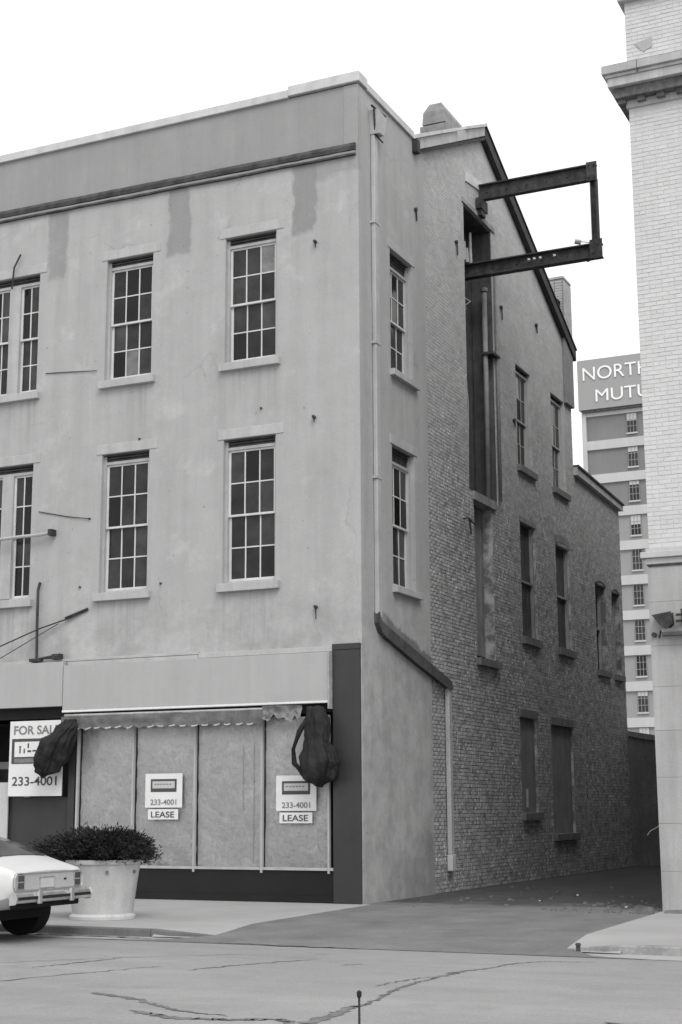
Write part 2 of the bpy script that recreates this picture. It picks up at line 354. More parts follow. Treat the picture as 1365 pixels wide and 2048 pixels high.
def bricks(plane, c, u0, u1, z0, top, holes, course, length, gap, proud, seed, singles, name, mat, mat1, parent, near, fill=None):
    """running bond in real relief: the nearest full bricks as single objects, the rest joined"""
    rg = random.Random(seed); tf = top if callable(top) else (lambda u: top); L = []
    z = z0; row = 0
    while True:
        za, zb = z, z+course-gap; u = u0-(length/2 if row % 2 else 0); any_ = False
        hdr = row % 6 == 5; ln = length/2 if hdr else length
        while u < u1:
            a, b = max(u, u0), min(u+ln-gap, u1); u += ln
            if b-a < .03: continue
            segs = [(a, b)]
            for h in holes:
                if h[2] < zb and h[3] > za:
                    ns = []
                    for p, q in segs:
                        if h[0] <= p and h[1] >= q: continue
                        if h[0] < q and h[1] > p:
                            if h[0]-p > .03: ns.append((p, h[0]-.004))
                            if q-h[1] > .03: ns.append((h[1]+.004, q))
                        else: ns.append((p, q))
                    segs = ns
            for p, q in segs:
                if min(tf(p), tf(q)) < zb+.02: continue
                any_ = True; L.append((p, q, za, zb, proud*(fill(za) if fill else 1)*rg.uniform(.55, 1.25), rg.random(), q-p > length-gap-.001 and not hdr))
        z += course; row += 1
        if z > max(tf(u0), tf(u1), tf((u0+u1)/2))+.1: break
    full = sorted([b for b in L if b[6]], key=lambda b: near((b[0]+b[1])/2, b[2]))[:singles]; fs = set(map(id, full))
    jr = lambda: rg.uniform(-.0025, .0025)
    def shape(mb, a, b, z, Z, d, t, O=(0, 0, 0)):
        e = .003; pts = []
        for (u, w_) in ((a, z), (b, z), (b, Z), (a, Z)): pts.append((u, w_, -.004))
        for (u, w_) in ((a+e, z+e), (b-e, z+e), (b-e, Z-e), (a+e, Z-e)): pts.append((u+jr(), w_+jr(), d))
        V = [(u, c-dd, w_) if plane == 'y' else (c+dd, u, w_) for u, w_, dd in pts]
        V = [tuple(p-q for p, q in zip(v, O)) for v in V]
        i = len(mb.v); mb.v += V; mb.f += [tuple(i+k for k in q) for q in ((4, 5, 6, 7), (0, 1, 5, 4), (1, 2, 6, 5), (2, 3, 7, 6), (3, 0, 4, 7))]; mb.t += [t]*5
    mb = MB()
    for b in L:
        if id(b) in fs: continue
        shape(mb, *b[:6])
    so = mb.build(name, mat, parent, tint=True); so['kind'] = 'stuff'
    var = []
    for k in range(6):
        m = MB(); hl, hc = (length-gap)/2, (course-gap)/2
        O = (0, c, 0) if plane == 'y' else (c, 0, 0); shape(m, -hl, hl, -hc, hc, proud*rg.uniform(.6, 1.25), .5, O)
        me = bpy.data.meshes.new('brick'); me.from_pydata(m.v, [], m.f); me.materials.append(M[mat1]); var.append(me)
    for b in full:
        u, zc = (b[0]+b[1])/2, (b[2]+b[3])/2
        link('brick', rg.choice(var), parent, (u, c, zc) if plane == 'y' else (c, u, zc))

# ------------------------------------------------------------------ ground, street, walks
CURB = -6.1
g = MB(); g.quad((-1500, -1500, -.14), (1500, -1500, -.14), (1500, 1500, -.14), (-1500, 1500, -.14))
M['ground'] = surf('far_ground', .3, .95, .15, .05); struct(g.build('ground', 'ground'), 'flat town ground reaching the horizon')
def street_mat():
    b = NB('street_concrete')
    f = b.mul(b.rng(b.noise(.22, 6, .6), .3, .7, .9, 1.08), b.rng(b.noise(2.5, 6, .7, off=2), .3, .7, .94, 1.05), b.rng(b.noise(70, 3, .7, off=4), .3, .7, .80, 1.18), b.rng(b.noise(.9, 5, .7, off=14), .58, .70, 1, .86), b.rng(b.noise(9, 4, .7, off=24), .62, .72, 1, .82),
              b.rng(b.noise(.5, 5, .6, stretch=(.25, 2.2, 1), off=7), .4, .7, 1.03, .9))
    return b.done(b.mul(f, .27), .85, b.noise(120, 3), .25, .004, .25)
M['street'] = street_mat()
M['gutter'] = surf('gutter_concrete', .33, .85, .12, 1, .08, 50, 0, .2)
M['walk'] = surf('walk_concrete', .33, .88, .10, .7, .05, 40, 0, .2)
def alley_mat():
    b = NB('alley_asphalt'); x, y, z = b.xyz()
    inner_dark = b.rng(b.math('ADD', y, b.rng(b.noise(1.1, 5, .65, off=2), .2, .8, -1.1, 1.1)), .2, 1.3, 0, 1, True)     # dirty asphalt inside, darkened further for the alley's shade; paler apron outside
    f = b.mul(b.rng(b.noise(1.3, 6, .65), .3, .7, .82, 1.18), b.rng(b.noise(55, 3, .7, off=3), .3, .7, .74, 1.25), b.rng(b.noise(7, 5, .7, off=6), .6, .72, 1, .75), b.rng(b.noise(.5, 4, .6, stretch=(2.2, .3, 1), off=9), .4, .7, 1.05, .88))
    grit = b.mul(b.rng(b.noise(38, 2, .5, off=30), .66, .70, 0, 1), inner_dark, .10)
    return b.done(b.math('ADD', b.mul(f, b.mixf(inner_dark, .165, .075)), grit), .92, b.noise(70, 4), .6, .008, .2)
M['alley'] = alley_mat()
M['tar'] = surf('tar', .15, .8, .35, 6, .15)
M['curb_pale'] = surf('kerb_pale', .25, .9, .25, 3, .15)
M['curb'] = surf('curb_concrete', .14, .9, .25, 2, .1)  # tone darkened for grime and the shadow line along the kerb face
s = MB()
xs = [-60+i*2 for i in range(60)]
def sz(y): return -.09-.10*max(0, min(1, (y+14)/8))*0+.05*math.exp(-((y+13)/4)**2)*0
s.quad((-90, -40, -.094), (90, -40, -.094), (90, CURB-.62, -.094), (-90, CURB-.62, -.094))
street = struct(s.build('street', 'street'), 'pale concrete roadway with tarred cracks')
s = MB(); s.quad((-90, CURB-.62, -.09), (90, CURB-.62, -.09), (90, CURB+.02, -.10), (-90, CURB+.02, -.10))
struct(s.build('gutter', 'gutter'), 'light concrete gutter strip along the kerb')
def walk(name, pts, label):
    m = MB(); n = len(pts); m.poly([(x, y, 0) for x, y in pts])
    for k in range(n):
        a, b = pts[k], pts[(k+1) % n]; m.quad((*a, 0), (*b, 0), (*b, -.13), (*a, -.13))
    return struct(m.build(name, 'walk'), label)
def walk2(far, a, b, c, label):
    m = MB(); sg = 1 if far > 0 else -1; y0 = CURB+.16; E = [(.12 if sg < 0 else 5.15, .02, 0), (a[0], -4.6, -.006), (b[0], y0, -.055), (b[0], CURB-.05, -.082)]
    I = [(x-(-sg)*.0+sg*c, y, 0 if k < 3 else -.085) for k, (x, y, z) in enumerate(E)]
    for k in range(2): m.quad(E[k], I[k], I[k+1], E[k+1])
    m.quad(E[2], I[2], (I[3][0], I[3][1], -.088), E[3])
    m.quad((I[0][0], .02, 0), (far, .02, 0), (far, y0, 0), (I[2][0], y0, 0)) if abs(I[0][0]-I[2][0]) < 1e-6 else m.poly([I[0], (far, .02, 0), (far, y0, 0), I[2], I[1]])
    for p, q in zip(E, E[1:]): m.quad(p, q, (q[0], q[1], -.13), (p[0], p[1], -.13))
    m.quad((I[2][0], y0, 0), (far, y0, 0), (far, y0, -.13), (I[2][0], y0, -.13))
    return struct(m.build('pavement', 'walk'), label)
walk2(-60, (.3,), (.5,), .9, 'pale concrete pavement in front of the papered shop')
walk2(60, (5.25,), (5.4,), .7, 'pale concrete pavement in front of the pale brick building')
# kerb stones
for a, b, lab in ((-60, -.45, 'left'), (6.12, 60, 'right')):
    m = MB(); x = a
    pr = [(CURB, -.13), (CURB+.02, -.012), (CURB+.035, .002), (CURB+.156, .002), (CURB+.156, -.13)]
    while x < b-.01:
        x2 = min(x+2.4, b); m.prism(pr, 0, x, x2-.012); x = x2
    x0_, x1_ = (b, .52) if lab == 'left' else (a, 5.42)
    P0 = [(x0_, y, z) for y, z in pr]; P1 = [(x1_, y-.01, min(z, -.058)) for y, z in pr]
    for q in range(5): m.quad(P0[q], P0[(q+1) % 5], P1[(q+1) % 5], P1[q])
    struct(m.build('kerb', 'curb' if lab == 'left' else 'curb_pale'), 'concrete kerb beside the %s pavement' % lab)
a = MB(); xs = [(-.1, 5.25, 30), (-.1, 5.25, .02), (.06, 5.25, .019), (.3, 5.3, -4.6), (.5, 5.4, CURB+.1), (.0, 5.9, CURB-.5), (-1.2, 6.6, CURB-.62)]
zz = [-.004, -.004, -.004, -.012, -.055, -.083, -.0885]
NX = 10
for (p, q), (z0, z1) in zip(zip(xs, xs[1:]), zip(zz, zz[1:])):
    for k in range(NX):
        f0, f1 = k/NX, (k+1)/NX
        l = lambda r, f: r[0]+(r[1]-r[0])*f
        a.quad((l(p, f0), p[2], z0), (l(p, f1), p[2], z0), (l(q, f1), q[2], z1), (l(q, f0), q[2], z1))
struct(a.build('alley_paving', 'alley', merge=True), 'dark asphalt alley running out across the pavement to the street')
# tarred cracks: ribbons lying on the roadway
def ribbon(path, wd, z=-.0895, seed=0, sub=14, wob=.07):
    rg = random.Random(seed); P = []
    pts = [Vector((p[0], p[1], 0)) for p in path]; W = wd if isinstance(wd, (list, tuple)) else [wd]*len(pts)
    for k in range(len(pts)-1):
        for j in range(sub):
            t = j/sub; P.append((pts[k].lerp(pts[k+1], t)+Vector((rg.uniform(-wob, wob), rg.uniform(-wob, wob), 0))*.5, W[k]*(1-t)+W[k+1]*t))
    P.append((pts[-1], W[-1])); m = MB(); prev = None
    for k, (p, w_) in enumerate(P):
        d = (P[min(k+1, len(P)-1)][0]-P[max(k-1, 0)][0]).normalized(); nrm = Vector((-d.y, d.x, 0)); q = w_*rg.uniform(.35, 1.05)/2
        cur = ((p.x+nrm.x*q, p.y+nrm.y*q, z), (p.x-nrm.x*q, p.y-nrm.y*q, z))
        if prev: m.quad(prev[1], prev[0], cur[0], cur[1])
        prev = cur
    return m
for k, (path, wd) in enumerate([
        ([(2.5, -11.8), (3.2, -12.1), (3.9, -12.6), (4.5, -12.75)], [.10, .09, .08, .02]),
        ([(3.55, -12.75), (4.1, -13.0), (4.6, -12.95), (5.0, -12.75), (5.25, -13.0)], [.05, .2, .16, .12, .1]),
        ([(5.35, -13.3), (5.3, -12.6), (5.2, -11.8), (5.25, -11.55)], [.16, .2, .14, .06]),
        ([(5.25, -11.55), (5.1, -10.8), (5.0, -10.1), (5.02, -9.4), (5.05, -8.85)], [.06, .06, .08, .07, .10]),
        ([(5.0, -8.9), (5.2, -8.3), (5.3, -7.7), (5.55, -7.35), (6.1, -7.2)], [.08, .05, .04, .03, .02]),
        ([(4.75, -10.3), (4.82, -9.8), (4.95, -9.3)], [.02, .04, .02]),
        ([(.55, -10.15), (.7, -9.5), (.86, -8.8)], [.02, .07, .02]), ([(2.3, -9.7), (2.5, -9.1), (2.8, -8.5), (3.1, -8.1)], [.03, .06, .05, .02]),
        ([(1.0, -11.5), (1.4, -10.4), (1.8, -9.45)], [.05, .04, .03]), ([(-.6, -10.4), (0, -9.7), (.9, -8.7), (2.2, -7.7)], [.03, .03, .02, .02]),
        ([(3.6, -8.6), (3.75, -8.4)], [.03, .03]), ([(7.6, -8.2), (8.4, -8.0), (9.4, -7.9)], [.03, .03, .02]), ([(7.5, -11.9), (7.9, -12.0), (8.3, -12.2)], [.06, .05, .02])]):
    ribbon(path, wd, seed=k).build('tar_seam', 'tar', street)
o_ = ribbon([(-2.2, CURB-.2), (-.8, CURB-.24), (.6, CURB-.5), (1.8, CURB-.6), (3, CURB-.66)], [.22, .12, .10, .12, .03], z=-.083, seed=50).build('dark_gutter_line', 'tar', street)  # dark ribbon along the gutter

# ------------------------------------------------------------------ the corner building
BL = -15.9
bd = thing('corner_building', (-8, 7, 0), 'three-storey stuccoed corner building with papered shop window and tall brick gable on the alley', 'building')
def opening(x0, x1, z0, z1): return (x0, x1, z0, z1, .16)
W3 = (-2.86, -1.74); W2 = (-5.62, -4.52); W1 = (-8.62, -7.28)
mir = lambda w: (-15.9-w[1], -15.9-w[0])
cols = [W3, W2, W1, mir(W2), mir(W3)]
F3 = (10.02, 12.58); F2 = (5.74, 8.52)
holes = [opening(*c_, *f_) for c_ in cols for f_ in (F3, F2)]
fw = wall('y', 0, .3, BL, -.3, 4.42, 13.93, holes).build('front_wall', 'stucco', bd, merge=True)
# parapet
box('parapet_panel', 'panel', bd, BL, -.055, .012, .3, 13.95, 15.24)
box('parapet_coping', 'cap', bd, BL-.05, -1.48, -.05, .36, 15.245, 15.41, .01)
box('parapet_coping', 'cap', bd, -1.475, .05, -.06, .36, 15.27, 15.475, .012)
def sweep(prof, name, mat, seed, n=90, jit=.003):
    rg = random.Random(seed); m = MB(); xs_ = [BL+k*(15.85/n) for k in range(n+1)]; prev = None
    for x in xs_:
        dz = -.011*x+.012*noise.noise((x*.9, seed, 0)); cur = [(x, y+rg.uniform(-jit, jit), z+dz+rg.uniform(-jit, jit)) for y, z in prof]
        if prev:
            for a_, b_ in zip(range(len(prof)), list(range(1, len(prof)))+[0]): m.quad(prev[a_], cur[a_], cur[b_], prev[b_])
        prev = cur
    m.poly(prev[::-1]); return m.build(name, mat, bd, merge=False)
sweep([(-.06, 13.875), (-.08, 13.95), (-.05, 14.02), (.06, 14.02), (.06, 13.875)], 'eaves_moulding', 'dark_trim', 1, jit=.004)  # dark line cast by the projecting lip is put into its colour
sweep([(-.045, 13.815), (-.05, 13.86), (.04, 13.86), (.04, 13.815)], 'eaves_fillet', 'panel', 2)
sweep([(-.06, 13.775), (-.06, 13.81), (.04, 13.81), (.04, 13.775)], 'eaves_shade_bead', 'dark_trim', 3)  # thin dark strip painted as the lower shadow line of the eaves

def sash_window(parent, plane, c, u0, u1, z0, z1, ncol=3, rec=.10, lint=None, sill=None, head=.15, dull=(), mats=('white', 'frame_grey'), name='window', split=None, tilt=.012):
    """double-hung window in an opening; u runs along the wall, depth goes inwards"""
    D = (lambda d: c+d) if plane == 'y' else (lambda d: c-d)
    def bx(mb, a, b, d0, d1, za, zb):
        if plane == 'y': mb.box(a, b, D(d0), D(d1), za, zb)
        else: mb.box(D(d0), D(d1), a, b, za, zb)
    fr = MB(); fw_ = .055
    bx(fr, u0+.001, u0+fw_, rec-.02, rec+.14, z0, z1); bx(fr, u1-fw_, u1-.001, rec-.02, rec+.14, z0, z1)
    bx(fr, u0+fw_, u1-fw_, rec-.015, rec+.14, z1-head-.05, z1-head+.005); bx(fr, u0+fw_, u1-fw_, rec-.015, rec+.14, z0, z0+.05)
    bx(fr, u0, u1, rec+.141, rec+.16, z0, z1)
    if split: bx(fr, split[0], split[1], rec-.03, rec+.14, z0+.05, z1-head-.05)
    wn = fr.build(name, mats[1], parent)
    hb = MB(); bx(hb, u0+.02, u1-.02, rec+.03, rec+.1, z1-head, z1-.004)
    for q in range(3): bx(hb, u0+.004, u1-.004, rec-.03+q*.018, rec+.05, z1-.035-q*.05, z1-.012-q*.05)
    hb.build('head_shade_strip', 'dark_trim', wn)  # dark strips stand in for soffit shade at the top of the opening
    bays = [(u0+fw_, u1-fw_)] if not split else [(u0+fw_, split[0]), (split[1], u1-fw_)]
    za, zb = z0+.05, z1-head-.05; zm = (za+zb)/2
    idx = 0
    for (a, b) in bays:
        for nm, s0, s1, d in (('lower_sash', za, zm+.02, .055), ('upper_sash', zm-.02, zb, .015)):
            if nm == 'upper_sash': d = .02; dd = rec+d
            else: dd = rec+.062
            sm = MB(); st = .045
            bx(sm, a, a+st, dd, dd+.035, s0, s1); bx(sm, b-st, b, dd, dd+.035, s0, s1)
            bx(sm, a+st, b-st, dd, dd+.035, s0, s0+(.06 if nm == 'lower_sash' else .04)); bx(sm, a+st, b-st, dd, dd+.035, s1-.04, s1)
            ga, gb = a+st, b-st; h0, h1 = s0+(.06 if nm == 'lower_sash' else .04), s1-.04
            mun = .024; pw = (gb-ga-(ncol-1)*mun)/ncol; ph = (h1-h0-mun)/2
            for i in range(1, ncol): bx(sm, ga+i*pw+(i-1)*mun, ga+i*(pw+mun), dd+.004, dd+.03, h0, h1)
            for i in range(ncol): bx(sm, ga+i*(pw+mun), ga+i*(pw+mun)+pw, dd+.006, dd+.028, h0+ph, h0+ph+mun)
            sm.build(nm, mats[0], wn)
            for r_ in range(2):
                for i in range(ncol):
                    pa = ga+i*(pw+mun); pz = h0+r_*(ph+mun); t1, t2 = random.uniform(-tilt, tilt), random.uniform(-tilt, tilt)
                    pm = MB(); e = .003
                    cs = [(pa-e, pz-e, -t1-t2), (pa+pw+e, pz-e, t1-t2), (pa+pw+e, pz+ph+e, t1+t2), (pa-e, pz+ph+e, -t1+t2)]
                    q = [(u, D(dd+.017+max(-.007, min(.007, k*.5))), z) if plane == 'y' else (D(dd+.017+max(-.007, min(.007, k*.5))), u, z) for u, z, k in cs]
                    pm.quad(*q); pm.build('pane', 'glass_dull' if idx in dull else 'glass', wn); idx += 1
    if lint:
        lm = MB(); bx(lm, lint[0], lint[1], -.014, .02, lint[2], lint[3]); lm.build('lintel', 'lintel', wn, bevel=.006)
    if sill:
        s_ = MB(); bx(s_, sill[0], sill[1], -.10, .12, sill[2], sill[3]); s_.build('sill', 'lintel', wn, bevel=.008)
    return wn
for ci, c_ in enumerate(cols):
    for fi, f_ in enumerate((F3, F2)):
        sp = (-8.085, -7.815) if ci == 2 else None
        dull = {(0, 0): (11,), (1, 0): (1,)}.get((ci, fi), ())
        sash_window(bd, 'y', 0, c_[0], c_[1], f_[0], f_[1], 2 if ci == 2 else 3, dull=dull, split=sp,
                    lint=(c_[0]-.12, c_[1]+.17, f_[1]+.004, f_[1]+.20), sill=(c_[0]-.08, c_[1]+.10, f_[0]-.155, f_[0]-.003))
# anchor bolts, hooks and old wires on the front
for x, z, k in ((-.90, 12.17, .12), (-.93, 8.74, .10), (-.90, 5.19, .22)):
    m = MB(); m.tube([(x, -.002, z), (x, -.06, z+.01), (x+.02, -.09, z-.02)], [.035, .03, .02], 8); m.tube([(x+.01, -.05, z), (x+.015, -.045, z-k)], [.016, .010], 6)
    m.build('anchor_hook', 'steel', bd)
for x, z in ((-2.05, 9.05), (-4.75, 8.75), (-4.2, 5.85), (-5.87, 7.25), (-6.05, 5.9)):
    MB().tube([(x, .01, z), (x, -.03, z)], .022, 8).build('bolt', 'steel', bd)
for pts, r_ in (([(-7.1, -.015, 7.5), (-6.4, -.012, 7.34), (-5.87, -.03, 7.25)], .009), ([(-7.05, -.015, 10.38), (-6.4, -.015, 10.33), (-5.79, -.03, 10.27)], .009),
               ([(-7.95, -.2, 4.75), (-6.9, -.12, 5.12), (-6.3, -.06, 5.28), (-5.84, -.02, 5.44)], .014), ([(-7.8, -.2, 4.55), (-7.0, -.12, 4.95), (-6.5, -.06, 5.2)], .008)):
    MB().tube(pts, r_, 6).build('stay_wire', 'steel', bd)
MB().tube([(-6.35, -.05, 5.30), (-5.84, -.03, 5.46)], .025, 8).build('wire_turnbuckle', 'steel', bd)
cn = thing('service_mast', (-7.0, -.1, 4.5), 'thin dark vertical conduit standing on the shop fascia at left', 'conduit')
MB().tube([(-6.96, -.10, 4.44), (-6.98, -.10, 5.2), (-7.0, -.08, 5.9), (-6.97, -.06, 6.05)], .028, 8).build('pipe', 'steel', cn)
m = MB(); m.box(-7.1, -6.85, -.16, -.03, 4.47, 4.53); m.tube([(-6.9, -.1, 4.53), (-6.4, -.1, 4.56)], [.02, .05], 8); m.box(-6.58, -6.38, -.14, -.04, 4.5, 4.6); m.build('bracket', 'steel', cn)
br = thing('sign_arm', (-7.4, 0, 7.0), 'bent metal arm crossing the left second-floor window', 'bracket')
MB().tube([(-8.3, -.12, 6.98), (-7.4, -.12, 7.0), (-6.95, -.12, 7.0), (-6.72, -.10, 7.03)], .035, 8).build('arm', 'frame_grey', br)
MB().box(-6.76, -6.66, -.16, .0, 6.97, 7.09).build('end_plate', 'steel', br)
MB().tube([(-7.92, -.1, 12.3), (-7.86, -.13, 12.75), (-7.76, -.06, 13.05)], .02, 6).build('loose_wire', 'steel', bd)

# ---------- alley side of the corner building
EY = 3.32
S1 = (1.46, 2.60)
sw = wall('x', 0, .3, 0, EY, -.02, lambda u: 15.24, [(S1[0], S1[1], 9.95, 12.42, .2), (S1[0], S1[1], 5.72, 8.46, .2)], extra=[1, 2]).build('stuccoed_return', 'stucco', bd, merge=True)
for f_, dl in (((9.95, 12.42), ()), ((5.72, 8.46), (3,))):
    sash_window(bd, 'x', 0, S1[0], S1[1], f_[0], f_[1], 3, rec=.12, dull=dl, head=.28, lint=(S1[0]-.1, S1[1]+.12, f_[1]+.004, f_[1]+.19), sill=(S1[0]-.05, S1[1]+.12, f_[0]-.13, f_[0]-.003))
box('side_coping', 'cap', bd, -.32, .05, .362, 2.74, 15.245, 15.40, .01)
RIDGE, RZ, EZ, DEP = 7.02, 17.32, 13.86, 13.98
gz = lambda y: RZ-abs(y-RIDGE)*(RZ-EZ)/(DEP-RIDGE)
SLOT = (5.86, 7.72, 8.42, 15.03, .55); DOOR2 = (6.12, 7.30, 4.78, 8.22, .3)
side_holes = [SLOT, DOOR2, (9.27, 10.43, 9.68, 12.2, .22), (12.1, 13.28, 9.68, 12.2, .22), (9.27, 10.43, 5.56, 8.3, .16), (12.1, 13.28, 5.56, 8.2, .16),
              (8.88, 10.1, 1.5, 3.66, .07), (11.25, 13.05, 1.0, 3.6, .07)]
bwall = wall('x', -.055, .3, EY, DEP, -.02, gz, side_holes, extra=[RIDGE]).build('brick_wall', 'mortar_side', bd, merge=True)
bricks('x', -.055, EY+.004, DEP, 0, gz, side_holes, .0755, .215, .011, .008, 3, 300, 'brickwork', 'brick_side', 'brick_side_one', bwall,
       lambda u, z: (u+24)**2*.9+(z-3.8)**2*(1 if z > .8 else 30), fill=lambda z: 1-.6*max(0, min(1, (z-7)/6)))
# recessed hoistway
hw = thing('hoistway', (-.3, 6.8, 8.4), 'tall dark boarded hoist recess in the alley gable below the steel beams', 'recess') if False else None
yb = SLOT[0]
for k in range(9):
    y0 = SLOT[0]+k*(SLOT[1]-SLOT[0])/9; box('plank', 'wood_dark', bwall, -.62, -.56-random.uniform(0, .02), y0+.004, y0+(SLOT[1]-SLOT[0])/9-.004, SLOT[2], SLOT[3])
box('added_jamb_lining', 'wood_dark', bwall, -.55, -.07, SLOT[1]-.05, SLOT[1]-.002, SLOT[2]+.01, SLOT[3]-.002)  # boards added to darken the recess, whose bare jamb catches light
box('added_head_lining', 'wood_dark', bwall, -.55, -.07, SLOT[0]+.002, SLOT[1]-.052, SLOT[3]-.05, SLOT[3]-.002)  # same added dark facing under the recess head
box('hoist_lintel', 'wood_light', bwall, -.2, -.02, SLOT[0]-.12, SLOT[1]+.2, SLOT[3]+.005, SLOT[3]+.12)
MB().prism([(6.0, 15.62), (7.35, 15.80), (7.35, 16.02), (6.0, 15.86)], 0, -.06, -.022).build('bleached_board', 'cap', bwall)
box('door_head', 'wood_light', bwall, -.3, .012, DOOR2[0]-.1, DOOR2[1]+.18, 8.225, 8.415)
for k in range(5):
    y0 = DOOR2[0]+k*.236; sh = random.uniform(0, .5) if k > 1 else .05
    box('plank', 'wood_dark' if k < 2 else 'wood_light', bwall, -.33, -.27-random.uniform(0, .015), y0+.003, y0+.232, 4.9, 8.2-.1*sh)
box('door_back', 'void', bwall, -.42, -.357, DOOR2[0]-.3, DOOR2[1]+.3, 4.6, 8.35)
box('door_sill', 'sill_dark', bwall, -.3, .07, DOOR2[0]-.08, DOOR2[1]+.1, 4.62, 4.775)
# rods and sheave inside the recess
MB().tube([(-.35, 6.05, 14.1), (-.35, 6.05, 8.6)], .018, 6).build('guide_rod', 'steel_light', bwall)
MB().tube([(-.35, 6.12, 13.0), (-.25, 6.45, 10.6), (-.3, 6.5, 8.9)], .012, 6).build('slack_cable', 'steel_light', bwall)
m = MB(); m.tube([(-.35, 5.98, 13.0), (-.1, 6.32, 12.85), (-.35, 6.02, 12.55)], .025, 6); m.tube([(-.25, 5.95, 12.72), (-.25, 6.35, 12.72)], .05, 8); m.build('hoist_bracket', 'steel_light', bwall)
for y0, z0, z1 in ((6.55, 13.95, 14.4), (6.72, 13.95, 14.3), (6.95, 13.95, 14.75)):
    MB().tube([(-.3, y0, z0), (-.3, y0, z1)], [.045, .03], 8).build('hanging_pipe', 'steel_light', bwall)
# vents pipes at the far jamb of the recess
pp = thing('vent_pipe', (-.1, 7.6, 8.5), 'pair of pale vertical pipes at the far edge of the hoist recess', 'pipe')
MB().tube([(-.16, 7.42, 8.5), (-.16, 7.44, 13.45)], .06, 12).build('thick_pipe', 'vent_metal', pp, smooth=True)
MB().tube([(.0, 7.78, 8.5), (.0, 7.82, 14.3)], .04, 10).build('thin_pipe', 'vent_metal', pp, smooth=True)
m = MB(); m.box(-.23, .05, 7.34, 7.87, 11.9, 11.96); m.build('clamp', 'steel', pp)
MB().tube([(-.16, 7.44, 13.45), (-.16, 7.44, 13.53)], .085, 12).build('collar', 'vent_metal', pp)
# windows of the gable
for a_, b_ in ((9.27, 10.43), (12.1, 13.28)):
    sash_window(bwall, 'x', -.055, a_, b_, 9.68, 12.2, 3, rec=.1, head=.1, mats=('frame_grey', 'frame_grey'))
    box('window_sill', 'sill_dark', bwall, -.2, .04, a_-.08, b_+.1, 9.52, 9.675)
for a_, b_, zt in ((9.27, 10.43, 8.3), (12.1, 13.28, 8.2)):
    box('shutter_void', 'void', bwall, -.26, -.217, a_-.2, b_+.2, 5.4, zt+.15)
    m = MB(); m.box(-.19, -.11, b_-.07, b_-.002, 5.57, zt); m.box(-.19, -.12, a_+.07, b_-.07, 6.88, 6.93); m.build('window_frame', 'wood_light', bwall)
    for k in range(4):
        w_ = (b_-a_-.08)/4; box('plank', 'wood_dark', bwall, -.21, -.19+random.uniform(0, .012), a_+.003+k*w_, a_+(k+1)*w_-.006, 5.58, zt-.02)
    box('window_sill', 'sill_dark', bwall, -.2, .045, a_-.08, b_+.1, 5.38, 5.555)
    m = MB()
    if a_ < 10: box('flat_head', 'infill', bwall, -.1, -.036, a_-.05, b_+.06, zt+.004, zt+.12); continue
    for k in range(9):
        y0 = a_-.08+k*(b_-a_+.16)/9; m.box(-.1, -.04, y0+.006, y0+(b_-a_+.16)/9-.006, zt+.004+.10*math.sin(math.pi*(k+.5)/9), zt+.2+.10*math.sin(math.pi*(k+.5)/9))
    m.build('brick_arch', 'infill', bwall)
for a_, b_, z0, z1 in ((8.88, 10.1, 1.5, 3.66), (11.25, 13.05, 1.0, 3.6)):
    box('blocked_panel', 'infill', bwall, -.3, -.115, a_, b_, z0, z1)
    box('window_sill', 'sill_dark', bwall, -.2, .05, a_-.05, b_+.1, z0-.16, z0-.004); box('head_shade_bar', 'sill_dark', bwall, -.2, -.02, a_-.04, b_+.05, z1+.004, z1+.19)  # dark bar above each opening stands in for the lintel shadow
MB().tube([(-.1, 9.4, 1.62), (-.1, 9.42, 2.05)], .03, 6).build('bar', 'steel_light', bwall)
# wall anchors of the gable
for y, z, hgt in ((2.81, 13.72, .24), (10.99, 13.67, .2), (8.25, 13.3, .3), (5.3, 13.9, .3), (9.0, 10.7, .15)):
    x = .0 if y < 3 else -.045
    m = MB(); m.tube([(x-.01, y, z), (x+.05, y, z)], .045, 8); m.tube([(x+.03, y+.01, z), (x+.03, y+.03, z-hgt)], .018, 6); m.build('anchor_plate', 'steel', bwall)
m = MB(); m.tube([(-.06, 5.45, 7.7), (.08, 5.45, 7.7), (.1, 5.5, 7.35)], .022, 6); m.tube([(.07, 5.45, 7.69), (.07, 5.8, 7.62)], .02, 6); m.build('shutter_dog', 'steel', bwall)
# roof
m = MB(); th = .05
for a_, b_ in (((-.28, gz(-.28)+.03), (RIDGE, RZ+.03)), ((RIDGE, RZ+.03), (DEP+.25, gz(DEP+.25)+.03))):
    if a_[0] < 0: a_ = (.35, gz(.35)+.03)
    m.prism([a_, b_, (b_[0], b_[1]+th), (a_[0], a_[1]+th)], 0, BL, -.08)
rf = m.build('roof', 'roof', bd)
yk = 2.76
m = MB(); m.prism([(yk, gz(yk)-.19), (RIDGE, RZ-.19), (RIDGE+.02, RZ+.06), (yk, gz(yk)+.06)], 0, -.075, .10)
m.build('front_rake_coping', 'cornice', rf)
m = MB(); m.prism([(yk-.05, gz(yk)+.04), (yk+2.35, gz(yk+2.35)+.065), (yk+2.35, gz(yk+2.35)+.135), (yk-.05, gz(yk)+.13)], 0, -.3, .15)
m.prism([(yk+2.9, gz(yk+2.9)+.065), (RIDGE+.06, RZ+.065), (RIDGE+.06, RZ+.14), (yk+2.9, gz(yk+2.9)+.13)], 0, -.3, .15)
m.build('flashing', 'cap', rf)
m = MB(); m.prism([(yk-.02, gz(yk)-.27), (RIDGE+.06, RZ-.27), (RIDGE+.06, RZ-.195), (yk-.02, gz(yk)-.195)], 0, -.05, .085); m.box(-.05, .12, yk-.05, yk+.1, 14.95, 15.22); m.build('rake_shade_strip', 'rake', rf)  # dark strip painted as shadow under the coping, plus gutter-end notch
m = MB(); ye = DEP+.18
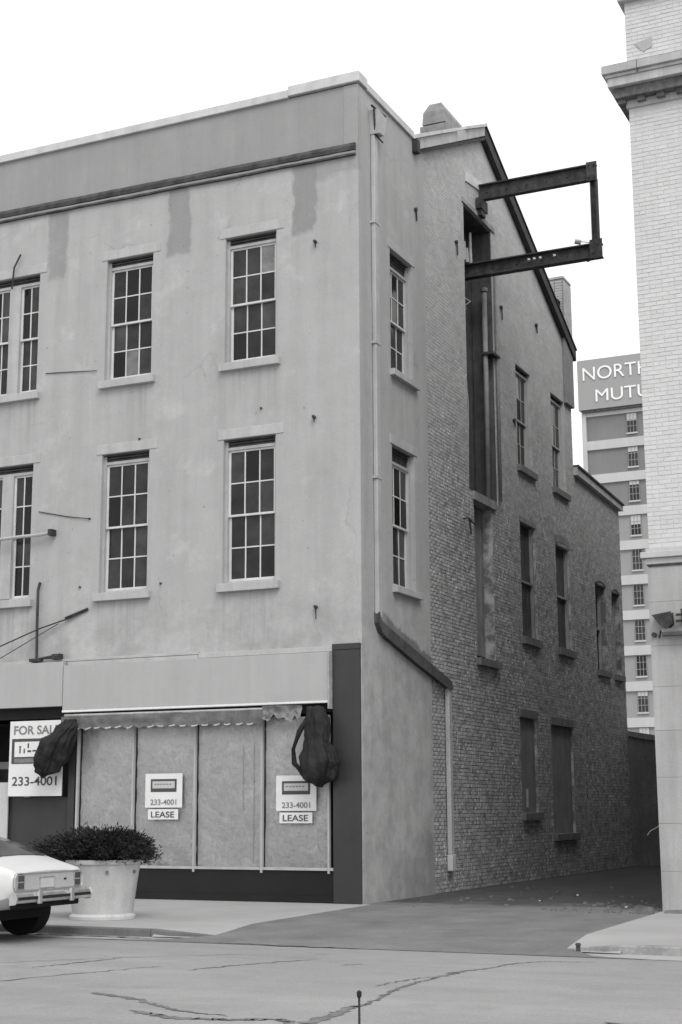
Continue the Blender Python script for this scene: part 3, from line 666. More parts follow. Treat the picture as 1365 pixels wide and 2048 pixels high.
m.prism([(RIDGE+.04, RZ-.20), (ye, gz(ye)-.2), (ye, gz(ye)+.10), (RIDGE+.04, RZ+.10)], 0, -.05, .09)
m.build('rear_rake_board', 'rake', rf)
m = MB(); m.prism([(RIDGE+.07, RZ+.10), (ye+.02, gz(ye+.02)+.105), (ye+.02, gz(ye+.02)+.14), (RIDGE+.07, RZ+.14)], 0, -.2, .12); m.build('rake_drip', 'dark_trim', rf)
# ridge ventilator
vt = thing('roof_ventilator', (-1.0, 7.0, 17.5), 'boxy sheet-metal ventilator with chamfered hood on the roof ridge', 'ventilator')
def frus(m, cx, cy, z0, z1, a0, b0, a1, b1):
    q = lambda a, b, z: [(cx-a, cy-b, z), (cx+a, cy-b, z), (cx+a, cy+b, z), (cx-a, cy+b, z)]
    A, B = q(a0, b0, z0), q(a1, b1, z1)
    for k in range(4): m.quad(A[k], A[(k+1) % 4], B[(k+1) % 4], B[k])
    m.poly(B); m.poly(A[::-1])
m = MB(); frus(m, -1.02, 7.4, 17.50, 17.82, .29, .80, .27, .77); frus(m, -1.02, 7.4, 17.821, 18.06, .27, .77, .15, .66); m.build('hood', 'vent_metal', vt)
m = MB(); frus(m, -1.02, 7.4, 16.9, 17.44, .32, .84, .33, .85); frus(m, -1.02, 7.4, 17.441, 17.499, .24, .65, .24, .65); m.build('curb_base', 'vent_metal', vt)
# rear chimney
ch = thing('chimney', (-.45, 13.1, 13.8), 'brick chimney rising behind the rear slope of the gable', 'chimney')
m = MB(); m.box(-.62, .04, 13.3, 14.0, 12.2, 15.68); m.build('stack', 'infill', ch)
cm = MB()
z = 14.05
while z < 15.6:
    o2 = .105 if int(z/.0755) % 2 else 0
    u = -.62
    while u < .04:
        b_ = min(u+.205, .04); cm.box(u, b_-.01, 13.285, 13.3-.001, z, z+.064, random.random()); u += .215
    u = 13.3
    while u < 14.0:
        b_ = min(u+.205, 14.0); cm.box(.041, .053, u, b_-.01, z, z+.064, random.random()); u += .215
    z += .0755
cm.build('brick_face', 'brick_side', ch, tint=True)['kind'] = 'stuff'
m = MB(); m.box(-.635, .055, 13.283, 14.015, 15.68, 15.74); m.box(-.5, -.1, 13.45, 13.85, 15.74, 15.80); m.build('chimney_cap', 'cornice', ch)

# ---------- leader pipe on the stuccoed return
dp = thing('rainwater_leader', (.06, .65, .5), 'painted rainwater leader down the alley corner, slanting dark then dropping by the brick', 'downspout')
MB().box(.004, .09, .56, .74, 5.02, 14.42).build('leader', 'pipe_paint', dp, bevel=.02)
m = MB(); m.prism([(.50, 14.9), (.92, 14.86), (.80, 14.45), (.55, 14.42)], 0, .003, .2); m.build('hopper', 'pipe_paint', dp)
m = MB(); m.tube([(.1, .42, 14.95), (.16, .95, 14.93)], .022, 6); m.tube([(.14, .44, 14.93), (.1, .58, 14.42)], .02, 6); m.tube([(.1, .58, 14.42), (.1, .95, 14.4)], .016, 6); m.build('hopper_rim', 'steel', dp)
up_ = [(.60, 5.1), (.62, 5.02), (.70, 4.95), (.9, 4.89), (2.4, 4.53), (4.05, 4.14), (4.2, 4.10)]
MB().prism(up_+[(4.24, 3.98), (4.1, 3.97), (2.4, 4.34), (.95, 4.69), (.72, 4.77), (.57, 4.92), (.555, 5.1)], 0, .006, .095).build('slanting_run', 'pipe_dark', dp, bevel=.02)
MB().box(-.03, .07, 4.08, 4.24, .72, 4.08).build('lower_leader', 'pipe_paint', dp, bevel=.02)
MB().box(-.03, .085, 4.06, 4.27, .40, .72).build('shoe', 'cap', dp, bevel=.015)
for z0 in (12.6, 10.2, 7.6): MB().box(.0, .1, .53, .77, z0, z0+.05).build('strap', 'pipe_paint', dp)

# ---------- storefront
sf = bd
box('fascia_board', 'fascia', sf, -6.275, -.60, -.16, .0-.003, 3.50, 4.36, .006)
box('fascia_board', 'fascia', sf, -13.2, -6.29, -.16, -.003, 3.58, 4.44, .006)
box('fascia_lip', 'fascia_light', sf, -6.275, -.60, -.175, -.02, 3.455, 3.497, .006)
box('fascia_end', 'steel_light', sf, -.598, -.565, -.17, -.003, 3.35, 4.37)
box('fascia_strip', 'lintel', sf, -3.32, -.56, -.06, -.003, 4.375, 4.47, .006)
box('fascia_strip', 'lintel', sf, -6.27, -3.33, -.05, -.003, 4.37, 4.44, .006)
box('fascia_strip', 'lintel', sf, -13.2, -3.33, -.05, -.003, 4.45, 4.50, .006)
box('fascia_gap', 'sill_dark', sf, -13.2, -3.33, -.045, -.003, 4.442, 4.449)
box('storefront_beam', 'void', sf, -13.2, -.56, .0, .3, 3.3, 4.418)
box('dark_pilaster', 'black_panel', sf, -.555, -.022, -.05, .25, 0, 4.40, .008)
m = MB(); m.box(-.56, -.018, -.062, -.001, 4.40, 4.50); m.build('pilaster_head', 'black_panel', sf)
box('bulkhead', 'bulk', sf, -6.05, -.56, .02, .3, 0, .55)
box('bulkhead_base', 'bulk', sf, -6.05, -.56, -.01, .018, 0, .12)
mull = [-5.98, -4.73, -3.39, -1.99, -.66]
for x in mull:
    box('mullion', 'frame_grey', sf, x-.02, x+.02, -.03, .05, .50, 3.25, .006)
box('window_stool', 'frame_grey', sf, -6.0, -.57, -.02, .08, .553, .60)
box('paper_backing', 'void', sf, -6.0, -.57, .2, .3, .55, 3.3)
for k in range(4):
    x0, x1 = mull[k]+.026, mull[k+1]-.026
    box('shop_pane', 'shop_glass', sf, x0, x1, .028, .034, .61, 3.2)
    m = MB(); nx, nz = 44, 90
    G = []
    for j in range(nz+1):
        for i in range(nx+1):
            x = x0+(x1-x0)*i/nx; z = .58+(3.24-.58)*j/nz
            d = .03*noise.noise((x*1.1+k*7, 3, z*.8))+.014*noise.noise((x*4+k, 8, z*3))+.035*abs(noise.noise((x*2.2+z*1.3, 12+k, z*2.6-x)))+.012*abs(noise.noise((x*7-z*3, 22+k, z*5)))
            if k == 1 and z < 1.25: d += .06*abs(math.sin((x+z*1.6)*4.2))*(1.25-z)/.6
            G.append((x, .085+d, z))
    for j in range(nz):
        for i in range(nx):
            a_ = j*(nx+1)+i; m.f.append((a_, a_+1, a_+nx+2, a_+nx+1)); m.t.append(.5)
    m.v = G; m.build('paper_sheet', 'paper', sf, smooth=True)
m = MB(); m.box(-2.42, -2.41, .075, .07, 1.6, 2.75); m.box(-2.2, -2.19, .075, .08, .7, 2.8); m.build('paper_seam', 'frame_grey', sf)
# recessed entrance left of the show window
box('entry_cheek', 'black_panel', sf, -6.2, -6.055, .0, 1.5, 0, 3.3)
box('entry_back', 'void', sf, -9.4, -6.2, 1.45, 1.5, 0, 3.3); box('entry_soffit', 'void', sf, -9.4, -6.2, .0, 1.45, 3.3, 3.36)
box('entry_panel', 'black_panel', sf, -7.85, -6.205, .1, .16, 0, 1.86)
box('entry_floor', 'walk', sf, -9.4, -6.2, .03, 1.45, .0, .012)
d_ = MB(); d_.box(-9.2, -8.1, 1.36, 1.42, .02, 2.6); dr = d_.build('entry_door', 'frame_grey', sf)
box('door_pane', 'glass', dr, -9.05, -8.25, 1.34, 1.358, .9, 2.45)
box('left_pier', 'black_panel', sf, -9.9, -9.4, -.03, 1.5, 0, 3.42)
box('left_show_window', 'glass', sf, -13.2, -9.9, .05, .1, .55, 3.3); box('left_bulkhead', 'bulk', sf, -13.2, -9.9, .02, .3, 0, .549)
box('left_end_pier', 'stucco', sf, BL, -13.2, .0, .3, 0, 4.42)
nb = MB(); nb.box(-7.98, -7.62, .02, .05, 1.05, 2.15); tag(nb.build('notice_board', 'sign_grey', None), 'narrow pale board beside the shop entrance, cut by the left frame edge', 'notice')

# ---------- awning
aw = thing('rolled_awning', (-3.6, -.2, 3.3), 'torn grey canvas awning rolled up under the pale fascia, scalloped edge', 'awning')
m = MB(); mt = MB(); nx = 120; x0, x1 = -6.25, -1.12
def aw_y(x, t): return -.20-.03*t+.03*noise.noise((x*2.2, t*2, 4))+.012*noise.noise((x*9, t*4, 1))
def aw_top(x): return 3.37+.03*noise.noise((x*1.3, 0, 2))
def aw_bot(x):
    s_ = abs(math.sin((x-x0)*math.pi/.235)); b = 3.15-.035*s_+.035*noise.noise((x*1.1, 5, 0))+.025*noise.noise((x*6, 3, 0))
    if x > -1.9: b += .06+.10*noise.noise((x*5, 1, 1))
    return b
for k in range(nx):
    xa, xb = x0+(x1-x0)*k/nx, x0+(x1-x0)*(k+1)/nx
    for j in range(5):
        t0, t1 = j/5, (j+1)/5
        z = lambda x, t: aw_top(x)*(1-t)+aw_bot(x)*t
        m.quad((xa, aw_y(xa, t0), z(xa, t0)), (xb, aw_y(xb, t0), z(xb, t0)), (xb, aw_y(xb, t1), z(xb, t1)), (xa, aw_y(xa, t1), z(xa, t1)))
    if math.sin((xa-x0)*math.pi/.235)**2 > .45 and xb < -1.95 and noise.noise((xa*3, 2, 5)) > -.4:
        mt.quad((xa, aw_y(xa, 1)-.006, aw_bot(xa)+.022), (xb, aw_y(xb, 1)-.006, aw_bot(xb)+.022), (xb, aw_y(xb, 1)-.006, aw_bot(xb)-.003), (xa, aw_y(xa, 1)-.006, aw_bot(xa)-.003))
m.build('valance', 'canvas', aw, smooth=True, merge=True); mt.build('scallop_trim', 'canvas_trim', aw)
MB().tube([(-6.2, -.17, 3.39), (-1.5, -.17, 3.38)], .028, 8).build('roller_bar', 'steel_light', aw)
m = MB(); nx2 = 26; nz2 = 7
def torn(x, t):
    zt = 3.43+.03*noise.noise((x*4, 1, 0)); zb = 3.20+.13*noise.noise((x*6.5, 7, 2))+.05*noise.noise((x*17, 2, 2))
    return (x, -.27+.05*noise.noise((x*6, t*3, 9))+.04*math.sin(t*3), zt*(1-t)+zb*t)
for k in range(nx2):
    xa, xb = -1.86+.78*k/nx2, -1.86+.78*(k+1)/nx2
    for j in range(nz2): m.quad(torn(xa, j/nz2), torn(xb, j/nz2), torn(xb, (j+1)/nz2), torn(xa, (j+1)/nz2))
m.build('torn_flap', 'canvas_pale', aw, smooth=True, merge=True)
def bundle(path, radii, label, seed, strap=None):
    rg = random.Random(seed); m = MB(); n = 64; P = [Vector(p) for p in path]
    # resample
    Q = []; Rr = []
    for k in range(len(P)-1):
        for j in range(14):
            t = j/14; t2 = t*t*(3-2*t); Q.append(P[k].lerp(P[k+1], t)); Rr.append(radii[k]*(1-t2)+radii[k+1]*t2)
    Q.append(P[-1]); Rr.append(radii[-1]); ph = [rg.uniform(0, 6) for _ in range(5)]
    for k, (q, r_) in enumerate(zip(Q, Rr)):
        for j in range(n):
            th_ = 2*math.pi*j/n; f = 1+.13*math.sin(3*th_+ph[0]+k*.03)+.08*math.sin(7*th_+ph[1]-k*.05)+.07*math.sin(13*th_+ph[2]+k*.06)+.25*noise.noise((math.cos(th_)*1.3+seed, math.sin(th_)*1.3, k*.05))
            m.v.append((q.x+r_*f*math.cos(th_), q.y+r_*.75*f*math.sin(th_), q.z+.05*r_*math.sin(5*th_+ph[3])))
    for k in range(len(Q)-1):
        for j in range(n):
            a_ = k*n+j; b_ = k*n+(j+1) % n; m.f.append((a_, b_, b_+n, a_+n)); m.t.append(.5)
    m.f.append(tuple(range(n-1, -1, -1))); m.f.append(tuple(range((len(Q)-1)*n, len(Q)*n))); m.t += [.5]*2
    m.v = [(x+.05*noise.noise((x*6+seed, y*6, z*3))+.02*noise.noise((x*19, y*19, z*9)), y+.05*noise.noise((x*6, y*6+9, z*3))-.03*abs(noise.noise((x*11+z*4, seed, z*5))), z+.03*noise.noise((x*7, 3, z*7))) for x, y, z in m.v]
    if strap: m.tube(strap[0], strap[1], 10)
    return tag(m.build('cloth_bundle', 'black_cloth', None, smooth=True), label, 'cloth bundle', 'black cloth bundles at the awning ends')
bundle([(-5.95, -.3, 3.30), (-6.05, -.36, 3.12), (-6.22, -.42, 2.86), (-6.32, -.42, 2.58), (-6.42, -.4, 2.34), (-6.48, -.38, 2.22)], [.13, .23, .32, .32, .22, .06],
       'black gathered cloth bundle overlapping the FOR SALE sign', 2)
bundle([(-.78, -.28, 3.38), (-.74, -.30, 3.1), (-.72, -.34, 2.76), (-.64, -.36, 2.42), (-.66, -.35, 2.16), (-.70, -.33, 2.0)], [.14, .20, .22, .33, .30, .08],
       'black sagging cloth bundle hanging beside the dark pilaster', 5,
       ([(-.92, -.3, 3.2), (-1.08, -.32, 2.95), (-1.19, -.34, 2.65), (-1.17, -.34, 2.4), (-1.0, -.34, 2.22), (-.85, -.34, 2.12)], [.04, .05, .035, .05, .05, .08]))

# ---------- signs
fs_ = thing('for_sale_sign', (-6.93, -.1, 1.9), 'large white FOR SALE board hanging left of the papered window', 'sign')
X0, X1, Y_, Z0, Z1 = -7.52, -6.27, -.12, 1.88, 3.32
box('board', 'sign_white', fs_, X0, X1, Y_, Y_+.03, Z0, Z1)
rt, up = (1, 0, 0), (0, 0, 1)
text('lettering', 'FOR SALE', .17, 'sign_ink', fs_, (X0+.1, Y_-.004, 3.06), rt, up, .003, 1.08, .015)
m = MB(); m.box(X0+.06, X1-.06, Y_-.006, Y_-.002, 2.50, 2.98); m.build('logo_frame', 'sign_dark', fs_)
m = MB(); m.box(X0+.13, X1-.13, Y_-.012, Y_-.007, 2.63, 2.92); m.build('logo_field', 'sign_white', fs_)
m = MB()
for dx, dz, w_, h_ in ((.24, .83-.02, .05, .03), (.44, .80, .035, .09), (.25, .70, .03, .1), (.35, .70, .03, .09), (.44, .72, .09, .035), (.56, .73, .12, .03), (.75, .74, .2, .03)): m.box(X0+dx, X0+dx+w_, Y_-.016, Y_-.013, 2.0+dz, 2.0+dz+h_)
m.build('logo_marks', 'sign_dark', fs_)
m = MB(); m.box(X0+.13, X1-.13, Y_-.012, Y_-.007, 2.52, 2.60); m.build('logo_band', 'sign_ink', fs_)
text('phone_number', '233-4001', .17, 'sign_dark', fs_, (X0+.09, Y_-.004, 2.08), rt, up, .003, 1.05, .01)
def poster(cx, ztop, label):
    p = thing('lease_poster', (cx, 0, ztop-.75), label, 'poster', 'LEASE posters on the papered window')
    y = -.012; hw_ = .40; z1 = ztop; z0 = ztop-.62
    box('sheet', 'sign_white', p, cx-hw_, cx+hw_, y, y+.006, z0, z1)
    m = MB(); m.box(cx-hw_+.12, cx+hw_-.12, y-.004, y-.001, z1-.335, z1-.10); m.build('logo_frame', 'sign_dark', p)
    m = MB(); m.box(cx-hw_+.16, cx+hw_-.16, y-.008, y-.005, z1-.27, z1-.14); m.build('logo_field', 'sign_grey', p)
    m = MB()
    for k in range(6): m.box(cx-.2+k*.065, cx-.2+k*.065+.045, y-.011, y-.0085, z1-.205, z1-.185)
    m.build('logo_marks', 'sign_ink', p)
    text('phone_number', '233-4001', .10, 'sign_ink', p, (cx-.28, y-.004, z0+.05), rt, up, .003, .56, .01)
    box('slip', 'sign_white', p, cx-.33, cx+.32, y-.002, y+.004, z0-.215, z0-.03)
    text('lettering', 'LEASE', .11, 'sign_dark', p, (cx-.26, y-.006, z0-.18), rt, up, .003, .5, .01)
poster(-4.05, 2.27, 'white LEASE poster on the papered pane above the shrub')
poster(-1.30, 2.20, 'white LEASE poster on the papered pane nearest the dark pilaster')

# ------------------------------------------------------------------ rear wing
wg = thing('rear_wing', (-3, 16.4, 0), 'lower dark brick rear wing continuing along the alley', 'building')
WE = 18.6; wt = lambda y: 10.36-(y-DEP)*.035
wh = [(15.72, 16.78, 5.3, 7.68, .25), (17.42, 18.25, 5.3, 7.66, .25)]
ww = wall('x', -.06, .3, DEP+.005, WE, -.02, wt, wh).build('wing_wall', 'mortar_side', wg, merge=True)
bricks('x', -.06, DEP+.01, WE, 0, wt, wh, .0755, .215, .011, .008, 9, 0, 'brickwork', 'brick_side', 'brick_side_one', ww, lambda u, z: u)
box('wing_end', 'mortar_side', wg, -8, -.36, WE-.3, WE, 0, 9.9)
m = MB(); m.prism([(DEP+.01, wt(DEP)+.005), (WE+.1, wt(WE)+.005), (WE+.1, wt(WE)+.16), (DEP+.01, wt(DEP)+.22)], 0, -.4, .06); m.build('wing_coping', 'cornice', wg)
m = MB(); m.prism([(DEP+.01, wt(DEP)+.225), (WE+.12, wt(WE)+.165), (WE+.12, wt(WE)+.22), (DEP+.01, wt(DEP)+.28)], 0, -.45, .10); m.build('wing_drip', 'dark_trim', wg)
for a_, b_, z0, z1, _ in wh:
    wv = box('wing_window', 'void', wg, -.36, -.312, a_-.2, b_+.2, z0-.1, z1+.1)
    m = MB(); m.box(-.29, -.2, b_-.1, b_-.002, z0, z1); m.box(-.29, -.2, a_+.002, a_+.08, z0, z1); m.box(-.29, -.22, a_+.08, b_-.1, (z0+z1)/2-.03, (z0+z1)/2+.03); m.build('frame', 'wood_light', wv)
    box('sill', 'sill_dark', wv, -.2, .03, a_-.07, b_+.07, z0-.16, z0-.004)
    m = MB()
    for k in range(8):
        y0 = a_-.06+k*(b_-a_+.12)/8; m.box(-.1, -.03, y0+.006, y0+(b_-a_+.12)/8-.006, z1+.004+.10*math.sin(math.pi*(k+.5)/8), z1+.19+.10*math.sin(math.pi*(k+.5)/8))
    m.build('arch', 'wood_light', wv)
ew = thing('yard_wall', (2.6, 18.8, 0), 'dark wall closing the far end of the alley', 'wall')
m = MB(); m.prism([(-.2, -.02), (5.6, -.02), (5.6, 2.6), (-.2, 3.66)], 1, 18.62, 19.0); m.build('wall_face', 'party', ew)
m = MB(); m.prism([(-.25, 3.67), (5.6, 2.61), (5.6, 2.75), (-.25, 3.81)], 1, 18.55, 19.05); m.build('wall_cap', 'sill_dark', ew)


# ------------------------------------------------------------------ steel hoist frame over the alley
hf = thing('hoist_frame', (0, 6.9, 13.6), 'rusty steel frame of two beams and an end post jutting over the alley', 'steel frame')
def ibeam(m, x0, x1, y, z0, z1, wd=.16):
    t = .03
    m.box(x0, x1, y-wd/2, y+wd/2, z0, z0+t); m.box(x0, x1, y-wd/2, y+wd/2, z1-t, z1); m.box(x0, x1, y-.012, y+.012, z0+t, z1-t)
    for k in range(6): m.tube([(x0+.2+k*(x1-x0-.4)/5, y-.04, (z0+z1)/2), (x0+.2+k*(x1-x0-.4)/5, y+.03, (z0+z1)/2)], .02, 6)
m = MB(); ibeam(m, -.04, 2.77, 6.9, 15.47, 15.85); m.build('upper_beam', 'steel', hf)
m = MB(); ibeam(m, -.55, 2.83, 6.9, 13.62, 13.96, .2); m.build('lower_beam', 'steel', hf)
m = MB(); m.box(2.62, 2.65, 6.82, 6.98, 13.965, 15.465); m.box(2.74, 2.77, 6.82, 6.98, 13.965, 15.465); m.box(2.65, 2.74, 6.89, 6.91, 13.965, 15.465); m.build('end_post', 'steel', hf)
for bx_, bolts in (((2.56, 2.80, 6.79, 6.815, 15.43, 15.88), ((2.62, 15.5), (2.74, 15.5), (2.62, 15.8), (2.74, 15.8))), ((2.58, 2.86, 6.76, 6.795, 13.58, 14.02), ((2.66, 13.7), (2.78, 13.9)))):
    m = MB(); m.box(*bx_)
    for dx, dz in bolts: m.tube([(dx, 6.8, dz), (dx, 6.74, dz)], .018, 6)
    m.build('gusset_plate', 'steel', hf)
m = MB(); m.tube([(2.35, 6.9, 14.05), (2.22, 6.85, 14.08)], .06, 8); m.tube([(2.22, 6.9, 14.1), (2.6, 6.9, 14.0)], .012, 5); m.build('sheave', 'steel_light', hf)
m = MB(); m.box(-.03, .10, 6.65, 7.1, 15.2, 15.46); m.box(-.03, .08, 6.72, 7.0, 15.06, 15.2); m.build('wall_bracket', 'steel', hf)
m = MB()
for k, dx in enumerate((1.15, 1.28, 1.42, 1.75)): m.tube([(dx, 6.78, 13.78), (dx+.02, 6.75, 13.8)], .035, 8)
m.build('shackle', 'steel_light', hf)
MB().tube([(2.45, 6.9, 13.62), (2.5, 6.86, 13.55), (2.62, 6.84, 13.6)], .012, 5).build('loose_wire', 'steel', hf)

# ------------------------------------------------------------------ pale brick building at right
RX = 5.2
rb = thing('pale_brick_building', (9, 5, 0), 'tall pale brick building with projecting cornice at the right edge', 'building')
core = MB(); core.box(RX, 15, .012, .5, 0, 15.62); rw = core.build('brick_wall', 'mortar_pale', rb)
box('party_wall', 'party', rb, RX+.01, 15, .501, 26, 0, 15.6)  # unseen alley face, brick made dark to cut bounce light
near_r = lambda u, z: (u-RX)*3+abs(z-10.0)*.45+(10 if u < RX else 0)
def near_r(u, z): return (u-6.0)**2*6+(z-9.5)**2
bricks('y', .012, RX, 15, 5.80, 13.55, [], .0755, .215, .008, .006, 21, 300, 'brickwork', 'brick_pale', 'brick_pale_one', rw, near_r)
bricks('y', .012, RX, 15, 14.50, 15.60, [], .0755, .215, .010, .007, 22, 0, 'brickwork', 'brick_pale', 'brick_pale_one', rw, near_r)
def ring(name, mat, prof, zs_, parent, y1=8):
    m = MB(); (d0, z0), (d1, z1) = prof
    m.box(RX-d1, 15, -d1, .02, z0, z1); m.box(RX-d1, RX+.01, .0205, y1, z0, z1); return m.build(name, mat, parent, bevel=.01)
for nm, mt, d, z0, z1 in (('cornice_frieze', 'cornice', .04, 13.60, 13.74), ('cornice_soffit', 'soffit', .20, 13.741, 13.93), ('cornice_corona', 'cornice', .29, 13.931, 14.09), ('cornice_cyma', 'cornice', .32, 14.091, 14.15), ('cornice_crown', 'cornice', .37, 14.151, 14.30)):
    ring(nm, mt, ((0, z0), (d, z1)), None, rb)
m = MB(); m.prism([(-.37, 14.301), (-.02, 14.301), (-.02, 14.46)], 0, RX-.35, 15); m.build('cornice_wash', 'cornice', rb)
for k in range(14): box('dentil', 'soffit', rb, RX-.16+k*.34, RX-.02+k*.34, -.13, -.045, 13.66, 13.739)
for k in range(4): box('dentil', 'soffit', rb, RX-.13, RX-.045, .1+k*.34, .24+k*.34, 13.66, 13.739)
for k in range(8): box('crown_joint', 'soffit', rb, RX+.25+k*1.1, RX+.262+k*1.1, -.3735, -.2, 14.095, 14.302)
MB().prism([(5.34, 14.80), (5.66, 14.86), (5.66, 14.68), (5.5, 14.62)], 1, -.006, .01).build('mended_patch', 'stone_patch', rb)
ring('parapet_cap', 'cornice', ((0, 15.62), (.10, 15.85)), None, rb, 26)
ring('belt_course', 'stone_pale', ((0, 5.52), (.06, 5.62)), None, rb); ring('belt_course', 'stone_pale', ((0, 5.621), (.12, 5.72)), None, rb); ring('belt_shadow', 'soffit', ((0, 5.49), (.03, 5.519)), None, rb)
ring('belt_course', 'stone_pale', ((0, 5.721), (.05, 5.79)), None, rb)
z = 0.0; hs = [.62, .74, .72, .74, .70, .66, .72, .56]
for k, h_ in enumerate(hs):
    x = RX-.03; n0 = 0
    while x < 15:
        w_ = 1.3 if (k+n0) % 2 else 1.0; x2 = min(x+w_, 15)
        box('stone_block', 'stone_low', rb, x, x2-.004, -.03+random.uniform(-.002, .002), .010, z+.002, z+h_-.002); x = x2; n0 += 1
    box('quoin_return', 'stone_low', rb, RX-.03, RX-.002, .0105, 3, z+.002, z+h_-.002)
    z += h_
# awning gear on its ground floor
ag = thing('awning_gear', (5.7, -.2, 4.3), 'dark awning gearbox and rods on the pale building at the right edge', 'awning hardware')
m = MB(); m.prism([(5.26, 4.66), (5.55, 4.70), (5.56, 4.52), (5.48, 4.44), (5.38, 4.50)], 1, -.2, -.035); m.build('gearbox', 'steel', ag, bevel=.01)
m = MB(); m.tube([(5.4, -.16, 4.38), (9.5, -.16, 4.34)], .07, 8); m.build('roll', 'canvas', ag)
m = MB(); m.tube([(5.62, -.12, 4.66), (9, -.12, 4.66)], .022, 6); m.tube([(5.62, -.12, 4.56), (9, -.12, 4.56)], .022, 6); m.tube([(5.72, -.13, 4.75), (5.74, -.13, 4.42)], .02, 6); m.tube([(5.52, -.12, 4.46), (5.36, -.12, 4.40), (5.33, -.1, 4.3)], .02, 6); m.build('rods', 'steel', ag)
MB().tube([(5.24, -.03, 4.36), (5.24, -.1, 4.36)], .04, 8).build('eye_bolt', 'steel', ag)

# ------------------------------------------------------------------ far tower block
TY = 125
tw = thing('office_tower', (-19, 130, 0), 'far pale office tower with a rooftop panel lettered NORTH MUTUAL', 'building')
TX0, TX1 = -30.9, -8
m = MB(); m.box(TX0, TX1, TY+.5, TY+14, 0, 42.6); m.build('core', 'tower_light', tw)
bay = [(-30.45, -24.1), (-23.4, -17.0), (-16.3, -9.9)]
pier = MB()
for a_, b_ in ((TX0, -30.45), (-24.1, -23.4), (-17.0, -16.3), (-9.9, TX1)): pier.box(a_, b_, TY, TY+.499, 0, 42.3)
pier.build('pier', 'tower_light', tw)
wm = MB(); wm.box(-.53, .53, -.05, 0, -2.1, 0); wmesh = bpy.data.meshes.new('window'); 
fm = MB()
for x in (-.53, -.19, .15, .49): fm.box(x, x+.045, -.10, -.055, -2.1, 0)
for z in (-2.1, -1.42, -.72, -.05): fm.box(-.53, .53, -.095, -.052, z, z+.05)
fmesh = bpy.data.meshes.new('frame'); fmesh.from_pydata(fm.v, [], fm.f); fmesh.materials.append(M['tower_panel2'])
wmesh.from_pydata(wm.v, [], wm.f); wmesh.materials.append(M['glass_far'])
smm = MB(); smm.box(-.6, .6, -.18, -.0, -2.24, -2.105); smesh = bpy.data.meshes.new('sill'); smesh.from_pydata(smm.v, [], smm.f); smesh.materials.append(M['tower_light'])
for k in range(12):
    zt = 41.9-3.6*k
    if zt < 3: break
    box('floor_band', 'tower_light', tw, TX0+.45, TX1-.2, TY+.06, TY+.498, zt, zt+.95 if k else 42.3)
    for bi, (a_, b_) in enumerate(bay[:2]):
        box('panel', 'tower_panel' if k < 3 else 'tower_panel2', tw, a_+.004, b_-.004, TY+.3, TY+.497, zt-2.645, zt-.005)
        for wx in ((-25.65,) if bi == 0 else (-21.8, -18.6)):
            wo_ = link('window', wmesh, tw, (wx-.02*k*.5, TY+.29, zt-.03))
            if random.Random(k*7+int(-wx*3)).random() < .6:
                bh = random.Random(k*3+int(-wx)).uniform(.4, 1.5); box('blind', 'sign_grey', wo_, wx-.02*k*.5-.5, wx-.02*k*.5+.5, TY+.22, TY+.238, zt-.03-bh, zt-.04)
            link('frame', fmesh, wo_, (wx-.02*k*.5, TY+.29, zt-.03)); link('sill', smesh, wo_, (wx-.02*k*.5, TY+.29, zt-.03))
sb = box('sign_panel', 'tower_sign', tw, TX0-.15, -11, TY-.5, TY+10, 42.55, 47.95)
box('sign_soffit', 'soffit', tw, TX0+.1, -11.2, TY-.3, TY+.49, 42.31, 42.54)
text('lettering', 'NORTH', 1.42, 'letter', sb, (-30.45, TY-.55, 45.68), rt, up, .05, 7.1, .0)
text('lettering', 'MUTUAL', 1.32, 'letter', sb, (-29.15, TY-.55, 43.27), rt, up, .05, 8.3, .0)

# ------------------------------------------------------------------ parked car
car = thing('parked_car', (-3.4, -7.22, -.09), 'white fastback car parked at the kerb, cut by the left edge', 'car')
CX, CY, CZ_ = -1.36, -7.22, -.09
def cp(u, v, z): return (CX-u, CY+v, CZ_+z)
ST = [  # u, bottom, shoulder, top, half width shoulder, half width top
    (.0, .60, .87, .895, .785, .72), (.05, .50, .90, .94, .81, .72), (.35, .42, .92, 1.03, .83, .70), (.7, .36, .94, 1.15, .84, .665), (1.0, .33, .95, 1.26, .85, .64), (1.35, .30, .96, 1.36, .85, .61),
    (1.9, .29, .96, 1.42, .85, .59), (2.5, .29, .95, 1.41, .85, .59), (2.95, .29, .94, 1.24, .85, .61), (3.3, .30, .93, 1.02, .845, .68), (3.9, .33, .88, .94, .83, .68), (4.4, .38, .83, .89, .80, .66), (4.62, .46, .75, .80, .74, .6)]
m = MB(); RING = []
for (u, zb, zs_, zt, h, ht) in ST:
    half = [(0, zb), (h*.85, zb), (h*.985, zb+.09), (h*1.0, zb+(zs_-zb)*.5), (h*.985, zs_-.05), (h*.955, zs_), (ht*1.0+(h-ht)*.12, zt-(zt-zs_)*.16), (ht*.93, zt-.012), (ht*.5, zt+.012), (0, zt+.02)]
    RING.append([cp(u, v, z) for v, z in half]+[cp(u, -v, z) for v, z in half[-2:0:-1]])
n = len(RING[0])
for r_ in RING: m.v += r_
for k in range(len(RING)-1):
    for j in range(n):
        a_ = k*n+j; b_ = k*n+(j+1) % n; m.f.append((a_, b_, b_+n, a_+n)); m.t.append(.5)
m.f.append(tuple(range(n))); m.f.append(tuple(range((len(RING)-1)*n+n-1, (len(RING)-1)*n-1, -1))); m.t += [.5]*2
body = m.build('body', 'car', car, smooth=True); 
md = body.modifiers.new('split', 'EDGE_SPLIT'); md.split_angle = R(40)
def topz(u):
    for a_, b_ in zip(ST, ST[1:]):
        if a_[0] <= u <= b_[0]:
            t = (u-a_[0])/(b_[0]-a_[0]); return [a_[i]*(1-t)+b_[i]*t for i in range(6)]
